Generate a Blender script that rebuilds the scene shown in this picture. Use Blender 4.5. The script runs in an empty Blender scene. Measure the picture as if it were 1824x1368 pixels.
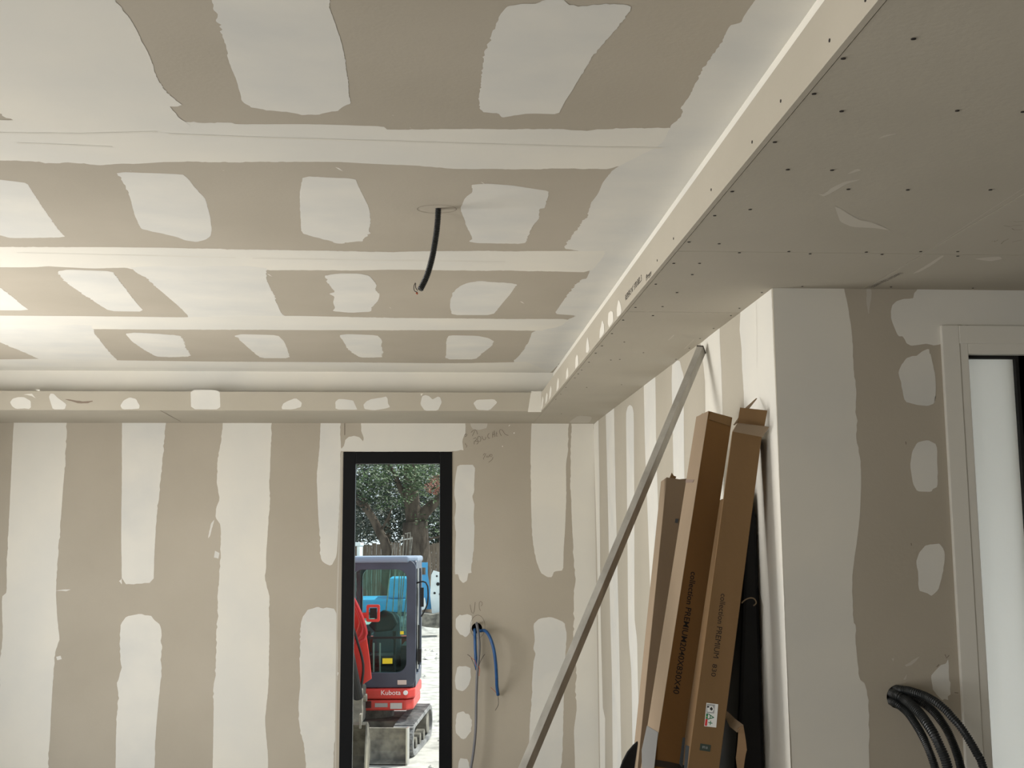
import bpy, bmesh, math, random
from mathutils import Vector, Matrix, noise
random.seed(7)
D = bpy.data
SC = bpy.context.scene
COL = SC.collection
# ------------------------------------------------------------------ camera, light, exposure
F = 2110.47
CAMP = Vector((0, 0, 1.515))
RM = Matrix(((0.99753854, 0.07001427, -0.00385643), (-0.06987711, 0.98799543, -0.13777598), (-0.00583615, 0.13770632, 0.99045591)))
cam = D.cameras.new('camera'); cam.sensor_width = 36; cam.lens = F / 1824 * 36; cam.clip_start = 0.05; cam.clip_end = 500
camo = D.objects.new('camera', cam); COL.objects.link(camo)
r, f, u = RM.col[0], RM.col[1], RM.col[2]
camo.matrix_world = Matrix(((r.x, u.x, -f.x, CAMP.x), (r.y, u.y, -f.y, CAMP.y), (r.z, u.z, -f.z, CAMP.z), (0, 0, 0, 1)))
SC.camera = camo
SC.view_settings.view_transform = 'Standard'; SC.view_settings.look = 'None'
SC.view_settings.gamma = 1; SC.view_settings.use_curve_mapping = False
SC.view_settings.exposure = 0.0
SC.cycles.max_bounces = 10; SC.cycles.diffuse_bounces = 6; SC.cycles.transparent_max_bounces = 24
SC.cycles.sample_clamp_indirect = 6
SC.cycles.use_denoising = True
w = D.worlds.new('sky'); SC.world = w; w.use_nodes = True
wn = w.node_tree.nodes; bg = wn['Background']
sky = wn.new('ShaderNodeTexSky'); sky.sky_type = 'HOSEK_WILKIE'
sky.sun_direction = Vector((0.55, 0.45, 0.75)).normalized(); sky.turbidity = 4.0; sky.ground_albedo = 0.5
mixw = wn.new('ShaderNodeMix'); mixw.data_type = 'RGBA'; mixw.inputs[0].default_value = 0.6
mixw.inputs[7].default_value = (0.80, 0.90, 1.0, 1)
w.node_tree.links.new(sky.outputs[0], mixw.inputs[6]); w.node_tree.links.new(mixw.outputs[2], bg.inputs[0])
bg.inputs[1].default_value = 2.2
sl = D.lights.new('sun', 'SUN'); sl.energy = 8.0; sl.angle = 0.01; sl.color = (1, 0.96, 0.9)
so = D.objects.new('sun', sl); COL.objects.link(so)
so.rotation_euler = Vector((0.55, 0.30, 0.80)).to_track_quat('Z', 'Y').to_euler()
def area(name, loc, sx, sy, energy, color, nrm):
    l = D.lights.new(name, 'AREA'); l.shape = 'RECTANGLE'; l.size = sx; l.size_y = sy; l.energy = energy; l.color = color
    o = D.objects.new(name, l); COL.objects.link(o); o.location = loc
    o.rotation_euler = Vector(nrm).to_track_quat('-Z', 'Z').to_euler(); return o
DAY = (1.0, 0.97, 0.925)
XL = -3.25
area('bay_daylight', (XL - 0.12, 4.95, 1.04), 4.9, 2.0, 305, DAY, (1, 0, 0.2))
area('rear_bay_daylight', (XL - 0.12, -0.6, 1.10), 2.4, 2.1, 130, DAY, (1, 0, 0.35))

# ------------------------------------------------------------------ helpers
def ray(x, y): return RM @ Vector(((x - 912) / F, 1, (684 - y) / F))
def at(x, y, ax, v):
    d = ray(x, y); return CAMP + d * ((v - CAMP[ax]) / d[ax])
def aty(x, y, Y): return at(x, y, 1, Y)
def Z(ox, oy, s, pts): return [(ox + a / s, oy + b / s) for a, b in pts]
def lin(c): return tuple(((v / 255) / 12.92 if v / 255 <= 0.04045 else ((v / 255 + 0.055) / 1.055) ** 2.4) for v in c)
def mat(name, c, rough=0.85, metal=0, c2=None, scale=3.0, stretch=(1, 1, 1), bump=0.0, bscale=200, detail=4, spec=0.3, lo=0.35, hi=0.65):
    m = D.materials.new(name); m.use_nodes = True; t = m.node_tree; b = t.nodes['Principled BSDF']
    b.inputs['Base Color'].default_value = (*c, 1); b.inputs['Roughness'].default_value = rough; b.inputs['Metallic'].default_value = metal
    b.inputs['Specular IOR Level'].default_value = spec
    tc = t.nodes.new('ShaderNodeTexCoord'); mp = t.nodes.new('ShaderNodeMapping'); mp.inputs['Scale'].default_value = stretch
    t.links.new(tc.outputs['Object'], mp.inputs[0])
    if c2 is not None:
        n = t.nodes.new('ShaderNodeTexNoise'); n.inputs['Scale'].default_value = scale; n.inputs['Detail'].default_value = detail
        t.links.new(mp.outputs[0], n.inputs['Vector'])
        rp = t.nodes.new('ShaderNodeValToRGB'); rp.color_ramp.elements[0].position = lo; rp.color_ramp.elements[1].position = hi
        rp.color_ramp.elements[0].color = (*c, 1); rp.color_ramp.elements[1].color = (*c2, 1)
        t.links.new(n.outputs[0], rp.inputs[0]); t.links.new(rp.outputs[0], b.inputs['Base Color'])
    if bump:
        n2 = t.nodes.new('ShaderNodeTexNoise'); n2.inputs['Scale'].default_value = bscale; n2.inputs['Detail'].default_value = 3
        t.links.new(tc.outputs['Object'], n2.inputs['Vector'])
        bp = t.nodes.new('ShaderNodeBump'); bp.inputs['Strength'].default_value = bump; bp.inputs['Distance'].default_value = 0.01
        t.links.new(n2.outputs[0], bp.inputs['Height']); t.links.new(bp.outputs[0], b.inputs['Normal'])
    return m
def glassmat(name, tint, refl=0.5, rough=0.0):
    m = D.materials.new(name); m.use_nodes = True; t = m.node_tree; t.nodes.clear()
    o = t.nodes.new('ShaderNodeOutputMaterial'); mx = t.nodes.new('ShaderNodeMixShader'); tr = t.nodes.new('ShaderNodeBsdfTransparent')
    gl = t.nodes.new('ShaderNodeBsdfGlossy'); gl.inputs['Roughness'].default_value = rough; fr = t.nodes.new('ShaderNodeFresnel'); fr.inputs[0].default_value = 1.45
    mm = t.nodes.new('ShaderNodeMath'); mm.operation = 'MULTIPLY'; mm.inputs[1].default_value = refl
    tr.inputs[0].default_value = (*tint, 1)
    t.links.new(fr.outputs[0], mm.inputs[0]); t.links.new(mm.outputs[0], mx.inputs[0]); t.links.new(tr.outputs[0], mx.inputs[1]); t.links.new(gl.outputs[0], mx.inputs[2]); t.links.new(mx.outputs[0], o.inputs[0])
    return m
BOARD = mat('plasterboard_paper', (0.40, 0.358, 0.290), 0.9, c2=(0.445, 0.40, 0.328), scale=1.3, bump=0.05, bscale=90, detail=8)
BOARD2 = mat('plasterboard_grey', (0.415, 0.380, 0.312), 0.9, c2=(0.455, 0.417, 0.345), scale=1.5, bump=0.05, bscale=90, detail=8)
CREAM = mat('joint_compound_cream', (0.735, 0.705, 0.63), 0.85, c2=(0.665, 0.65, 0.60), scale=1.8, bump=0.04, bscale=25)
COOL = mat('joint_compound_grey', (0.632, 0.625, 0.59), 0.85, c2=(0.705, 0.685, 0.628), scale=3.5, bump=0.04, bscale=25, stretch=(0.9, 1.1, 1))
SMEAR = mat('thin_compound_smear', (0.52, 0.49, 0.43), 0.9)
STREAK = mat('trowel_streak', (0.665, 0.64, 0.572), 0.9)
CHALK = mat('chalky_scuff', (0.53, 0.495, 0.425), 0.9)
PENCIL = mat('pencil', (0.17, 0.145, 0.11), 0.9)
INK = mat('ink', (0.03, 0.028, 0.03), 0.8)
DARK = mat('dark_gap', (0.05, 0.042, 0.032), 1.0)
TORN = mat('torn_paper_layer', (0.24, 0.19, 0.15), 0.95)
CONC = mat('screed', (0.36, 0.35, 0.325), 0.8, c2=(0.42, 0.41, 0.38), scale=2, bump=0.1, bscale=40)

class MB:
    def __init__(s): s.v = []; s.f = []; s.m = []; s.mats = []
    def mi(s, m):
        if m not in s.mats: s.mats.append(m)
        return s.mats.index(m)
    def add(s, vs, fs, m):
        b = len(s.v); s.v += [Vector(v) for v in vs]; i = s.mi(m)
        for q in fs: s.f.append(tuple(b + k for k in q)); s.m.append(i)
    def box(s, lo, hi, m, M=None):
        x0, y0, z0 = lo; x1, y1, z1 = hi
        vs = [Vector(p) for p in ((x0,y0,z0),(x1,y0,z0),(x1,y1,z0),(x0,y1,z0),(x0,y0,z1),(x1,y0,z1),(x1,y1,z1),(x0,y1,z1))]
        if M is not None: vs = [M @ v for v in vs]
        s.add(vs, [(0,3,2,1),(4,5,6,7),(0,1,5,4),(1,2,6,5),(2,3,7,6),(3,0,4,7)], m)
    def prism(s, pts, d, m, M=None):      # pts: 3D outline, d: extrusion vector
        n = len(pts); d = Vector(d); a = [Vector(p) for p in pts]; vs = a + [p + d for p in a]
        if M is not None: vs = [M @ v for v in vs]
        s.add(vs, [tuple(range(n))[::-1], tuple(range(n, 2 * n))] + [(i, (i + 1) % n, n + (i + 1) % n, n + i) for i in range(n)], m)
    def tube(s, path, rad, m, seg=12, cap=True):
        P = [Vector(p) for p in path]; n = len(P); R = rad if callable(rad) else (lambda i: rad)
        t = (P[1] - P[0]).normalized(); a = t.orthogonal().normalized(); vs = []
        for i in range(n):
            t2 = (P[min(i + 1, n - 1)] - P[max(i - 1, 0)]).normalized()
            a = (a - t2 * a.dot(t2)).normalized(); b = t2.cross(a)
            for k in range(seg):
                th = 2 * math.pi * k / seg; vs.append(P[i] + (a * math.cos(th) + b * math.sin(th)) * R(i))
        fs = [(i * seg + k, i * seg + (k + 1) % seg, (i + 1) * seg + (k + 1) % seg, (i + 1) * seg + k) for i in range(n - 1) for k in range(seg)]
        if cap: fs += [tuple(range(seg))[::-1], tuple((n - 1) * seg + k for k in range(seg))]
        s.add(vs, fs, m)
    def build(s, name, parent=None, smooth=False, bevel=0, fix=True):
        me = D.meshes.new(name); me.from_pydata([tuple(v) for v in s.v], [], s.f)
        for m in s.mats: me.materials.append(m)
        for p, i in zip(me.polygons, s.m): p.material_index = i
        if fix:
            bm = bmesh.new(); bm.from_mesh(me); bmesh.ops.recalc_face_normals(bm, faces=bm.faces); bm.to_mesh(me); bm.free()
        if smooth:
            for p in me.polygons: p.use_smooth = len(p.vertices) <= 4
        o = D.objects.new(name, me); COL.objects.link(o)
        if parent is not None: o.parent = parent
        if bevel:
            b = o.modifiers.new('bevel', 'BEVEL'); b.width = bevel; b.segments = 2; b.limit_method = 'ANGLE'; b.angle_limit = 0.6
        return o
def tag(o, label=None, cat=None, group=None, kind=None):
    if label: o['label'] = label
    if cat: o['category'] = cat
    if group: o['group'] = group
    if kind: o['kind'] = kind
    return o
def empty(name, loc, rz=0):
    o = D.objects.new(name, None); COL.objects.link(o); o.location = loc; o.rotation_euler = (0, 0, rz); o.empty_display_size = 0.1; return o
def keep(o, root):      # parent an object built in world space under a moved root
    o.parent = root; o.matrix_parent_inverse = (Matrix.Translation(root.location) @ root.rotation_euler.to_matrix().to_4x4()).inverted(); return o
def spline(pts, step):
    P = [Vector(p) for p in pts]; out = []
    for i in range(len(P) - 1):
        p0, p1, p2, p3 = P[max(i - 1, 0)], P[i], P[i + 1], P[min(i + 2, len(P) - 1)]
        n = max(2, int((p2 - p1).length / step))
        for k in range(n):
            t = k / n; out.append(0.5 * ((2 * p1) + (p2 - p0) * t + (2 * p0 - 5 * p1 + 4 * p2 - p3) * t * t + (3 * p1 - p0 - 3 * p2 + p3) * t ** 3))
    out.append(P[-1]); return out
def resample(P, step):
    out = [P[0]]; acc = 0; last = P[0]
    for p in P[1:]:
        while (p - last).length >= step:
            last = last + (p - last).normalized() * step; out.append(last)
    return out

# surfaces: (axis, value, sign of the normal into the room)
ZS, ZC, XU, YU, XB, YB, XR, YP, YF = 2.35, 2.6, 0.6885, 7.185, 0.772, 7.268, 1.1145, 3.706, 7.92
S_CEIL = (2, ZC, -1); S_SOF = (2, ZS, -1); S_FAR = (1, YF, -1); S_RIGHT = (0, XR, -1); S_PIL = (1, YP, -1); S_UPR = (0, XU, -1); S_UPF = (1, YU, -1)
LAY = [0]
def patch(mb, S, px, m, rag=0.0022, soft=1, step=0.012, off=None, lo=-99):
    ax, v, sg = S; ia, ib = [i for i in range(3) if i != ax]
    q = [at(x, y, ax, v) for x, y in px]; q = [(p[ia], p[ib]) for p in q]
    for _ in range(soft):
        o = []
        for i in range(len(q)):
            a, b = Vector(q[i]), Vector(q[(i + 1) % len(q)])
            o += [a.lerp(b, 0.13), a.lerp(b, 0.87)]
        q = [tuple(p) for p in o]
    out = []; L = 0.0
    seed = random.random() * 50
    for i in range(len(q)):
        a, b = Vector(q[i]), Vector(q[(i + 1) % len(q)]); d = (b - a).length
        if d < 1e-6: continue
        n = max(1, int(d / step)); t = (b - a) / d; nn = Vector((-t.y, t.x))
        for k in range(n):
            p = a.lerp(b, k / n); s = L + d * k / n
            w0 = noise.noise(Vector((s * 9, seed, 0))) * 1.6 + noise.noise(Vector((s * 30, seed, 3))) + 1.3 * noise.noise(Vector((s * 80, seed, 9)))
            gate = max(0.15, noise.noise(Vector((s * 3, seed + 9, 1))) * 2 + 0.6)
            out.append(p + nn * (w0 * rag * gate))
        L += d
    if off is None: LAY[0] = (LAY[0] + 1) % 9; off = 0.00025 + LAY[0] * 0.00005
    vs = []
    for p in out:
        c = [0, 0, 0]; c[ax] = v + sg * off; c[ia] = max(lo, p[0]); c[ib] = p[1]; vs.append(c)
    ar = sum(out[i][0] * out[(i + 1) % len(out)][1] - out[(i + 1) % len(out)][0] * out[i][1] for i in range(len(out)))
    n = len(vs); idx = tuple(range(n))
    nsign = 1 if ax != 1 else -1          # normal of a ccw (ia,ib) loop along +ax
    if (ar > 0) != (nsign * sg > 0): idx = idx[::-1]
    mb.add(vs, [idx], m)
def stroke(mb, S, px, wid, m, off=0.0009):
    ax, v, sg = S; P = [at(x, y, ax, v + sg * off) for x, y in px]; nrm = Vector((0, 0, 0)); nrm[ax] = sg
    vs = []
    for i, p in enumerate(P):
        t = (P[min(i + 1, len(P) - 1)] - P[max(i - 1, 0)]).normalized(); s = t.cross(nrm).normalized() * wid / 2; vs += [p - s, p + s]
    mb.add(vs, [(2 * i, 2 * i + 1, 2 * i + 3, 2 * i + 2) for i in range(len(P) - 1)], m)
def rect_holes(mb, S, a0, a1, b0, b1, holes, th, m, edge=None):
    # slab on surface S spanning a,b with rectangular holes, thickness th away from the room
    ax, v, sg = S; ia, ib = [i for i in range(3) if i != ax]
    As = sorted({a0, a1, *[h[0] for h in holes], *[h[1] for h in holes]}); Bs = sorted({b0, b1, *[h[2] for h in holes], *[h[3] for h in holes]})
    for i in range(len(As) - 1):
        for j in range(len(Bs) - 1):
            ca, cb = (As[i] + As[i + 1]) / 2, (Bs[j] + Bs[j + 1]) / 2
            if any(h[0] < ca < h[1] and h[2] < cb < h[3] for h in holes): continue
            lo, hi = [0, 0, 0], [0, 0, 0]
            lo[ia], hi[ia], lo[ib], hi[ib] = As[i], As[i + 1], Bs[j], Bs[j + 1]
            lo[ax], hi[ax] = sorted((v, v - sg * th)); mb.box(lo, hi, m)

# ------------------------------------------------------------------ shell
YBK = -3.2; XRR = 4.2
mb = MB(); mb.box((XL - 0.2, YBK - 0.2, -0.2), (XRR, YF + 0.25, 0), CONC); tag(mb.build('floor'), kind='structure')
def roundhole(mb, S, c, r, h, m, depth=0.06):
    # round hole of radius r centred at c inside the square cut-out of half size h
    ax, v, sg = S; ia, ib = [i for i in range(3) if i != ax]; n = 32; A_, B_ = [], []
    for k in range(n):
        a = 2 * math.pi * k / n; cs, sn = math.cos(a), math.sin(a); q = h / max(abs(cs), abs(sn))
        for L_, rr_ in ((A_, r), (B_, q)):
            p = [0, 0, 0]; p[ax] = v; p[ia] = c[0] + cs * rr_; p[ib] = c[1] + sn * rr_; L_.append(p)
    mb.add(A_ + B_, [(k, (k + 1) % n, n + (k + 1) % n, n + k) for k in range(n)], m)
    C_ = [list(p) for p in A_]
    for p in C_: p[ax] = v - sg * depth
    mb.add(A_ + C_, [(k, (k + 1) % n, n + (k + 1) % n, n + k) for k in range(n)], DARK)
    p = [0, 0, 0]; q = [0, 0, 0]
    p[ax], q[ax] = sorted((v - sg * 0.12, v - sg * 0.19)); p[ia], q[ia] = c[0] - h, c[0] + h; p[ib], q[ib] = c[1] - h, c[1] + h; mb.box(p, q, GAP)
GAP = mat('black_void', (0.004, 0.004, 0.004), 1.0)
# far wall
WX0, WX1, WZ1 = -0.5647, 0.1572, 2.1596
mb = MB(); rect_holes(mb, S_FAR, XL, XR + 0.2, 0, 2.9, [(WX0, WX1, 0.0, WZ1), (0.283, 0.359, 0.962, 1.038)], 0.2, BOARD); roundhole(mb, S_FAR, (0.321, 1.000), 0.034, 0.038, BOARD)
far = [
 ('C', [(25,753),(22,800),(19,860),(16,930),(12,1000),(12,1055),(3,1063),(5,1130),(0,1180),(-3,1270),(-4,1420),(80,1420),(88,1330),(92,1250),(98,1160),(106,1137),(102,1100),(99,1050),(106,960),(113,860),(119,800),(118,753)]),
 ('G', [(217,753),(217,840),(216,950),(217,1041),(274,1038),(275,980),(281,900),(290,830),(297,753)]),
 ('G', [(216,1110),(225,1098),(250,1093),(272,1098),(289,1118),(286,1150),(288,1190),(284,1230),(278,1300),(272,1420),(205,1420),(207,1300),(211,1230),(207,1220),(214,1190),(213,1140)]),
 ('C', [(398,753),(394,790),(387,820),(387,860),(391,890),(385,905),(384,922),(393,935),(393,990),(388,1060),(386,1120),(382,1200),(380,1300),(378,1420),(476,1420),(478,1350),(472,1285),(478,1220),(480,1120),(478,1060),(473,1030),(474,990),(478,930),(480,860),(485,753)]),
 ('G', [(572,753),(569,800),(564,850),(567,920),(571,1000),(590,1008),(600,990),(604,920),(606,850),(607,753)]),
 ('G', [(538,1100),(550,1085),(580,1080),(597,1085),(601,1110),(602,1170),(599,1250),(595,1330),(592,1420),(549,1420),(543,1340),(533,1290),(532,1250),(535,1220),(533,1150)]),
 ('C', [(645,752),(828,752),(830,770),(823,785),(826,804.5),(604,804.5),(611,795),(615,785),(620,779),(632,777),(640,779),(647,788),(648,782),(643,765)]),
 ('G', [(815,828),(846,828),(845,870),(842,885),(845,895),(843,920),(846,940),(844,980),(841,1021),(834,1022),(832,1035),(825,1038),(818,1033),(816,1023),(810,1023),(811,980),(812,950),(810,925),(813,900),(809,880),(811,850)]),
 ('C', [(948,754),(945,800),(946,900),(948,960),(955,1000),(963,1020),(975,1028),(983,1028),(987,1018),(1003,1016),(1004,980),(1007,930),(1009,880),(1008,830),(1012,800),(1013,754)]),
 ('G', [(950,1112),(960,1102),(980,1098),(1005,1108),(1010,1130),(1008,1160),(1005,1200),(1003,1300),(1000,1420),(940,1420),(943,1300),(950,1180),(954,1165),(950,1155),(953,1140)]),
 ('C', [(1018,754),(1016,850),(1019,940),(1022,1000),(1025,1035),(1023,1045),(1021,1100),(1022,1150),(1025,1200),(1028,1260),(1022,1300),(1024,1350),(1025,1420),(1073,1420),(1060,754)]),
 ('G', [(812,1100),(820,1095),(840,1095),(842,1110),(838,1125),(830,1135),(818,1130),(811,1118)]),
 ('G', [(815,1186),(838,1188),(841,1205),(835,1222),(825,1232),(812,1228),(810,1210)]),
 ('G', [(814,1270),(825,1266),(836,1272),(842,1290),(840,1305),(828,1317),(812,1308),(810,1290)]),
 ('G', [(818,1350),(835,1352),(840,1400),(812,1400)]),
 ('S', [(833,752),(870,752),(868,762),(855,767),(840,763)]),
]
MM = {'C': CREAM, 'G': COOL, 'S': SMEAR, 'D': DARK, 'T': TORN, 'K': STREAK}
for k, p in far: patch(mb, S_FAR, [(x, 728 if y < 756 else y) for x, y in p], MM[k], rag=0.004, step=0.016)
for p in ([(99,1052),(118,1053),(130,1050),(116,1049)], [(383,640+530/1.88),(375,935),(372,950),(370,958),(374,955),(378,938)], [(383,981),(391,985),(389,995),(381,993)], [(212,1035),(217,1041),(217,1030)],
          [(598,1196),(603,1198),(602,1203),(598,1201)], [(100,1170),(108,1168),(110,1174),(102,1176)]): patch(mb, S_FAR, p, COOL, soft=0)
for p in (Z(820,750,15.2,[(1440,310),(1470,305),(1475,340),(1435,340)]), Z(820,750,15.2,[(1300,145),(1330,95),(1350,110),(1320,140)]), Z(820,750,15.2,[(1130,670),(1155,675),(1150,700),(1130,700)])): patch(mb, S_FAR, p, CREAM, soft=0, rag=0)
W = lambda pts: Z(820, 750, 15.2, pts)
for p in ([(290,310),(330,270),(400,235),(380,290),(325,405)], [(400,235),(440,270),(465,360)], [(110,385),(150,350),(185,370),(150,415),(125,425)], [(130,600),(150,650),(180,665),(160,715)],
          [(350,480),(420,450),(440,490),(400,540),(370,560),(375,630)], [(400,540),(470,550),(485,590),(440,630)], [(470,450),(460,500),(490,560),(540,550),(560,480),(530,420),(490,410),(465,450)],
          [(585,410),(600,470),(640,515),(680,490),(690,430)], [(785,330),(745,370),(740,430),(770,468),(800,465)], [(885,290),(870,370),(875,450)], [(920,260),(925,350),(930,430)], [(875,375),(925,350)],
          [(985,290),(975,350),(970,410),(1010,405)], [(975,350),(1005,345)], [(1110,400),(1070,330),(1055,270),(1085,225),(1140,250),(1190,330),(1230,370),(1300,390)],
          [(615,930),(650,880),(690,885),(660,950),(620,1020),(640,1040)], [(700,985),(720,940),(750,950),(730,985),(770,970),(790,910),(800,960),(850,960),(860,910),(830,900),(790,940)], [(885,975),(870,1030),(820,1080),(765,1118)]):
    stroke(mb, S_FAR, W(p), 0.0028, PENCIL)
V = lambda pts: Z(820, 1060, 17.1, pts)
for p in ([(295,290),(320,430),(350,530),(390,560),(420,500),(435,380),(450,210)], [(610,480),(580,400),(570,300),(580,220),(615,190),(660,220),(665,290),(630,335)]): stroke(mb, S_FAR, V(p), 0.0026, PENCIL)
stroke(mb, S_FAR, V([(530 + 220 * math.cos(a * 0.2094), 960 + 350 * math.sin(a * 0.2094)) for a in range(31)]), 0.0024, PENCIL)
stroke(mb, S_FAR, [(614,754),(614,775)], 0.004, PENCIL); stroke(mb, S_FAR, [(609,806),(606,900),(601,1060),(597,1400)], 0.009, SMEAR)
wf = tag(mb.build('wall_far', fix=False), kind='structure')
# right wall of the recess and the short wall facing the room
mb = MB(); mb.box((XR, YP + 0.0006, 0), (XR + 0.2, YF, 2.9), BOARD2)
rt = [
 ('C', [(1057,757),(1066,748),(1068,850),(1070,1100),(1074,1260),(1078,1280),(1078,1420),(1070,1420),(1064,1000)]),
 ('G', [(1078,700),(1093,690),(1097,900),(1102,1100),(1105,1250),(1108,1420),(1092,1420),(1090,1200),(1087,1100),(1083,900)]),
 ('G', [(1115,737),(1118,725),(1122,721),(1127,725),(1129,737),(1130,900),(1130,1100),(1135,1140),(1136,1200),(1141,1368),(1142,1420),(1128,1420),(1125,1200),(1120,1140),(1119,1100),(1117,900)]),
 ('G', [(1146,650),(1167,640),(1169,800),(1174,950),(1184,1200),(1192,1420),(1168,1420),(1163,1200),(1155,950),(1149,800)]),
 ('G', [(1196,652),(1206,642),(1211,643),(1214,656),(1218,668),(1218,725),(1219,850),(1223,950),(1224,1200),(1203,1200),(1200,850)]),
 ('C', [(1248,612),(1282,583),(1282.5,608),(1285,656),(1287,725),(1290,900),(1298,1420),(1268,1420),(1258,850),(1256,680),(1252,640)]),
 ('C', [(1319,556),(1317.5,588),(1320.5,614),(1322,656),(1325,699),(1326,800),(1333,1000),(1350,1040),(1360,1080),(1358,1150),(1347,1180),(1343,1250),(1350,1420),(1411,1420),(1374,508)]),
]
for k, p in rt: patch(mb, S_RIGHT, p, MM[k], rag=0.0012, soft=0 if k == 'C' else 1)
stroke(mb, S_RIGHT, [(1347,535),(1348,590),(1348,655)], 0.003, STREAK)
tag(mb.build('wall_right', fix=False), kind='structure')
DX0, DZ1 = 1.666, 2.229
mb = MB(); rect_holes(mb, S_PIL, XR + 0.0006, XRR, 0, 2.9, [(DX0 + 0.03, 3.15, 0, DZ1 - 0.03), (1.422, 1.508, 1.007, 1.093)], 0.2, BOARD); roundhole(mb, S_PIL, (1.465, 1.050), 0.036, 0.043, BOARD)
P6 = lambda pts: Z(1380, 500, 1.577, pts)
pil = [
 ('C', [(1340,450),(1490,450),(1503,505)] + P6([(195,25),(205,70),(214,130),(220,190),(223,270),(230,350),(234,400),(232,450),(241,500),(243,560),(240,650),(234,710),(225,770),(219,820),(218,880),(222,960),(228,966),(226,1000),(232,1060),(238,1122),(252,1132),(259,1155),(264,1230),(266,1370),(268,1450)]) + [(1380,1450)]),
 ('G', Z(1440, 420, 4.75, [(905,440),(920,455),(895,490),(885,530),(865,528),(800,535),(740,555),(710,590),(697,640),(700,700),(720,760),(750,830),(765,850),(795,850),(815,880),(830,910),(870,930),(930,922),(1000,912),(1050,925),(1112,922)]) + [(1677,612),(1674,579.6),(1900,581),(1900,510)]),
 ('G', Z(1440, 420, 4.75, [(1020,955),(1024,995),(1035,1000),(1040,1040),(1055,1110),(1070,1170),(1078,1260),(1075,1368)]) + P6([(452,320),(448,345),(430,352),(400,349),(365,340),(355,290),(348,255),(358,232),(370,220),(385,213),(400,211)])),
 ('G', P6([(400,455),(430,447),(455,460),(457,520),(457,580),(445,585),(440,592),(400,592),(388,570),(380,520),(386,480)])),
 ('G', P6([(405,765),(420,745),(440,740),(465,738),(478,765),(475,800),(470,830),(458,870),(447,880),(440,885),(428,877),(405,870),(402,820),(397,790)])),
 ('G', P6([(465,1080),(480,1075),(487,1062),(491,1120),(497,1130),(495,1165),(488,1168),(488,1180),(478,1175),(470,1180),(455,1165),(443,1145),(438,1110),(450,1095)])),
 ('S', Z(1440, 420, 4.75, [(485,445),(528,450),(530,490),(528,545),(518,580),(515,630),(510,660),(500,640),(490,580),(486,520)])),
]
for k, p in pil: patch(mb, S_PIL, p, MM[k], rag=0.002, lo=XR + 0.0006)
for p in ([(328,1062),(335,1060),(333,1070)], [(360,1120),(372,1105),(368,1120)], [(365,1080),(380,1072),(388,1065),(407,1055),(395,1070),(383,1080),(370,1084)], [(262,24),(268,24),(264,50),(261,90)]): patch(mb, S_PIL, P6(p), SMEAR, soft=0, rag=0.001)
for p in ([(368,452),(369,460)], [(383,737),(384,744)], [(455,1085),(462,1078)], [(478,1050),(483,1060),(490,1052)], [(505,1157),(516,1158)]): stroke(mb, S_PIL, P6(p), 0.002, PENCIL)
tag(mb.build('wall_front', fix=False), kind='structure')
# left wall with its two bays, back wall, far right wall
mb = MB(); rect_holes(mb, (0, XL, 1), YBK, YF, 0, 2.9, [(2.2, 7.4, 0.0, 2.15), (-1.8, 0.6, 0.0, 2.15)], 0.2, BOARD2)
for y in (2.1, 1.4, 0.75, 7.5): mb.box((XL, y - 0.1, 0), (XL + 0.0008, y + 0.12, 2.6), CREAM)
tag(mb.build('wall_left', fix=False), kind='structure')
mb = MB(); mb.box((XL - 0.2, YBK - 0.2, 0), (XRR, YBK, 2.9), CONC); tag(mb.build('wall_back', fix=False), kind='structure')
mb = MB(); mb.box((XRR, YBK - 0.2, 0), (XRR + 0.2, YP + 0.2, 2.9), CONC); tag(mb.build('wall_right_rear', fix=False), kind='structure')
ANTH = mat('anthracite_aluminium', (0.0055, 0.006, 0.007), 0.45, spec=0.15)
mb = MB()
for (y0, y1) in ((2.2, 7.4), (-1.8, 0.6)):
    mb.box((XL - 0.1, y0, 0), (XL - 0.03, y0 + 0.07, 2.15), ANTH); mb.box((XL - 0.1, y1 - 0.07, 0), (XL - 0.03, y1, 2.15), ANTH)
    mb.box((XL - 0.1, y0, 2.08), (XL - 0.03, y1, 2.15), ANTH); mb.box((XL - 0.1, y0, 0), (XL - 0.03, y1, 0.06), ANTH)
    mb.box((XL - 0.1, (y0 + y1) / 2 - 0.04, 0), (XL - 0.03, (y0 + y1) / 2 + 0.04, 2.15), ANTH)
tag(mb.build('window_2'), kind='structure')

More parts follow.
